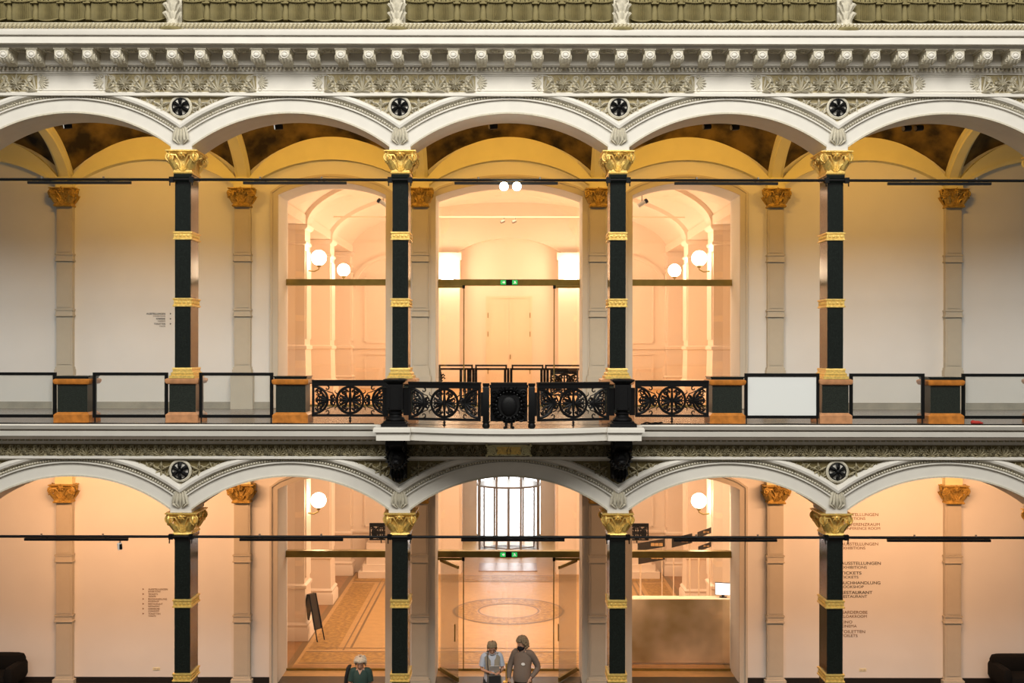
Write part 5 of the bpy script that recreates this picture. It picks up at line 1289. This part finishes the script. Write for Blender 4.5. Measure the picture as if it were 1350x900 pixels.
    for s in (-1, 1):
        mb = MB(); mb.ball((s * .110, -.06, .045), .05, .135, .045, 12, 8); mb.build('shoe', SHOE, t)
    if spec.get('badge'):
        mb = MB(); mb.prism([(.035 * cos(a * pi / 6) * 1.2, .028 * sin(a * pi / 6)) for a in range(12)], 'y', -.006, 0); b = mb.build('badge', PAPER, t, False); b.location = (.065, -.172, 1.22)
    return t, k
# woman with paper
tw, kw = person('person with short sandy hair in light blue shirt and vest, reading a white paper', wx(649, 2.35), 2.35, 1.66, 8,
    {-1: ((-.235, -.03, 1.12), (-.09, -.24, 1.11), (.55, -.5, .1)), 1: ((.235, -.03, 1.11), (.12, -.22, 1.08), (-.4, -.6, .1))},
    dict(hair='straight', hairmat=HAIRS, len=.05, tilt=22, yaw=-4, top=BLUE, sleeve='short', vest=True, mask='chin', trousers=TROU, collar=True, glasses=True))
tm, km = person('person with curly grey-brown hair, black face mask and taupe shirt, facing left', wx(690, 2.25), 2.25, 1.77, -20,
    {-1: ((-.27, -.03, 1.10), (-.245, -.16, .88), (0, -.25, -1), (1, 0, 0)), 1: ((.29, .08, 1.12), (.20, -.10, .93), (-.35, -.5, -.6))},
    dict(hair='curly', hair_vol=1.5, nape=.02, hairmat=HAIRG, tilt=10, yaw=-34, top=BROWNS, sleeve='long', mask='face', trousers=TROUB, collar=True, badge=True, belly=.035, girth=1.08))
tg, kg = person('person with pale blond hair in dark green top, looking down, by the lower left doorway', wx(476, 1.35), 1.35, 1.62, 0,
    {-1: ((-.225, -.02, 1.13), (-.215, -.20, 1.06), (.1, -1, .1)), 1: ((.225, .0, 1.11), (.20, -.10, .92), (-.2, -.4, -.8))},
    dict(hair='straight', hair_vol=1.6, nape=.01, hairmat=HAIRW, len=.085, tilt=20, yaw=0, top=TEE, sleeve='short', vneck=True, trousers=TROU))
# things they carry (each rests in a hand or on a shoulder)
def carried(name, label, cat, person_t, k, loc, rot=0):
    c, s = cos(person_t.rotation_euler.z), sin(person_t.rotation_euler.z)
    x, y, z = loc; L_ = person_t.location
    return thing(name, label, cat, (L_.x + k * (x * c - y * s), L_.y + k * (x * s + y * c), L_.z + k * z), None, person_t.rotation_euler.z + rot)
t = carried('leaflet', 'white folded paper held by the person in the blue shirt', 'paper', tw, kw, (.01, -.315, 1.165))
mb = MB(); mb.add([(-.11, 0, 0), (0, .015, -.005), (0, -.09, .12), (-.11, -.10, .13), (.10, 0, .01), (.10, -.10, .13)], [(0, 1, 2, 3), (1, 4, 5, 2)]); o = mb.build('sheet', PAPER, t, False); so = o.modifiers.new('thick', 'SOLIDIFY'); so.thickness = .004
t = carried('shoulder_bag', 'dark shoulder bag at the hip of the person in the blue shirt', 'bag', tw, kw, (.02, -.265, .80))
mb = MB(); mb.stack(0, 0, [(.13, .05, 0), (.15, .06, .03), (.14, .055, .22), (.11, .03, .26)]); mb.build('bag_body', BAGG, t)
mb = MB(); mb.box(-.12, .12, -.068, -.05, .10, .24); mb.build('flap', BAGM, t)
mb = MB(); mb.tube([(-.11, .05, .24), (-.135, .055, .45), (-.13, .10, .60), (-.10, .20, .70), (-.06, .28, .70), (.02, .40, .64)], .010, 5); mb.tube([(.11, .05, .24), (.155, .07, .38)], .010, 5); mb.build('strap', BAGM, t)
t = carried('walking_cane', 'thin cane held by the masked person in the taupe shirt', 'cane', tm, km, (-.235, -.215, 0))
mb = MB(); mb.tube([(0, 0, 0), (0, 0, .82)], .011, 8); mb.build('stick', STEEL, t)
mb = MB(); mb.tube([(0, 0, .80), (0, 0, .84), (.01, -.02, .87), (.03, -.06, .875), (.035, -.10, .86)], .013, 8); mb.build('crook', STEEL, t)
t = carried('paper_sheet', 'pale folded sheet in the hand of the person in green', 'paper', tg, kg, (-.225, -.37, 1.00), radians(12))
mb = MB(); mb.box(-.045, .045, -.006, .006, -.14, .22); mb.box(-.05, -.045, -.006, .02, -.14, .22); mb.build('sheet', PAPER, t, False)
t = carried('black_bag', 'black bag over the shoulder of the person in green', 'bag', tg, kg, (-.32, .06, .78))
mb = MB(); mb.stack(0, 0, [(.05, .13, 0), (.06, .14, .05), (.055, .13, .24), (.03, .11, .28)]); mb.build('bag_body', BAGM, t)
mb = MB(); mb.leaf([(.0, .11, .26), (.03, .07, .5), (.085, -.03, .70), (.06, -.13, .66), (.02, -.16, .5), (-.01, -.11, .26)], [.04, .05, .07, .07, .05, .04], .010, (1, .3, 0)); mb.build('strap', BAGM, t)

# ------------------------------------------------------------------ light
def area(name, loc, rot, sx, sy, power, col):
    l = bpy.data.lights.new(name, 'AREA'); l.shape = 'RECTANGLE'; l.size = sx; l.size_y = sy; l.energy = power; l.color = col
    o = bpy.data.objects.new(name, l); COL.objects.link(o); o.location = loc; o.rotation_euler = rot; o['kind'] = 'helper' if False else 'structure'
    return o
WARM = (1, .50, .23); WARM2 = (1, .715, .47)
# glazed roof of the court: daylight from above and in front
area('skylight', (0, -18, 22.5), (radians(55), 0, 0), 26, 8, SKY_P, (1, .97, .90))
# ceiling lamps of the lower gallery, above the arch crowns
for x in (-2.35 * B, 2.35 * B, -1.75 * B, 1.75 * B):
    area('gallery_lamp', (x, 1.25, FU - .40), (radians(44), 0, 0), 3.0, .7, LG_P, WARM)
# lamps inside the upper gallery, behind the entablature, lighting vault and the top of the wall
for x in [k * B for k in range(-2, 3)]:
    area('vault_lamp', (x, 1.35, ZC + 4.55), (radians(84), 0, 0), 1.4, .25, UG_P, (1, .50, .075))
area('counter_fill', (B, 6.18, 5.5), (radians(8), 0, 0), 2.2, .12, 150, WARM2)  # added unseen light, makes the top of the brass front brighter
# unseen fill lights added to brighten the foyer from above and below
area('foyer_fill', (0, 11.5, FU - .40), (0, 0, 0), 9.5, 9, FL_P, WARM2)
area('foyer_fill', (0, 10.5, ZV + RV - .30), (0, 0, 0), 5.5, 5, FU_P, WARM2)
area('foyer_up_fill', (0, 11.5, FU + .05), (pi, 0, 0), 9, 8, FUU_P, WARM2)
w = bpy.data.worlds.new('court_sky'); SC.world = w; w.use_nodes = True; nt = w.node_tree; bg = nt.nodes['Background']
tc = nt.nodes.new('ShaderNodeTexCoord'); sep = nt.nodes.new('ShaderNodeSeparateXYZ'); rp = nt.nodes.new('ShaderNodeValToRGB')
nt.links.new(tc.outputs['Generated'], sep.inputs[0]); nt.links.new(sep.outputs['Z'], rp.inputs['Fac']); nt.links.new(rp.outputs['Color'], bg.inputs['Color'])
rp.color_ramp.elements[0].position = 0; rp.color_ramp.elements[0].color = (.50, .47, .42, 1); rp.color_ramp.elements[1].position = .7; rp.color_ramp.elements[1].color = (1, .98, .94, 1)
bg.inputs['Strength'].default_value = WORLD_S
# ------------------------------------------------------------------ camera
cam = bpy.data.cameras.new('camera'); co = bpy.data.objects.new('camera', cam); COL.objects.link(co)
cam.sensor_width = 36; cam.lens = S * DC / 1350 * 36; co.location = (0, -DC, ZC); co.rotation_euler = (pi / 2, radians(-.08), 0)
cam.shift_x = (675 - VX) / 1350; cam.shift_y = (VY - 450) / 1350; cam.clip_end = 200; SC.camera = co
vs_ = SC.view_settings; vs_.view_transform = 'Standard'; vs_.look = 'None'; vs_.gamma = 1; vs_.use_curve_mapping = False; vs_.exposure = EXPO
SC.render.film_transparent = False
SC.cycles.max_bounces = 8; SC.cycles.transparent_max_bounces = 16; SC.cycles.sample_clamp_indirect = 6
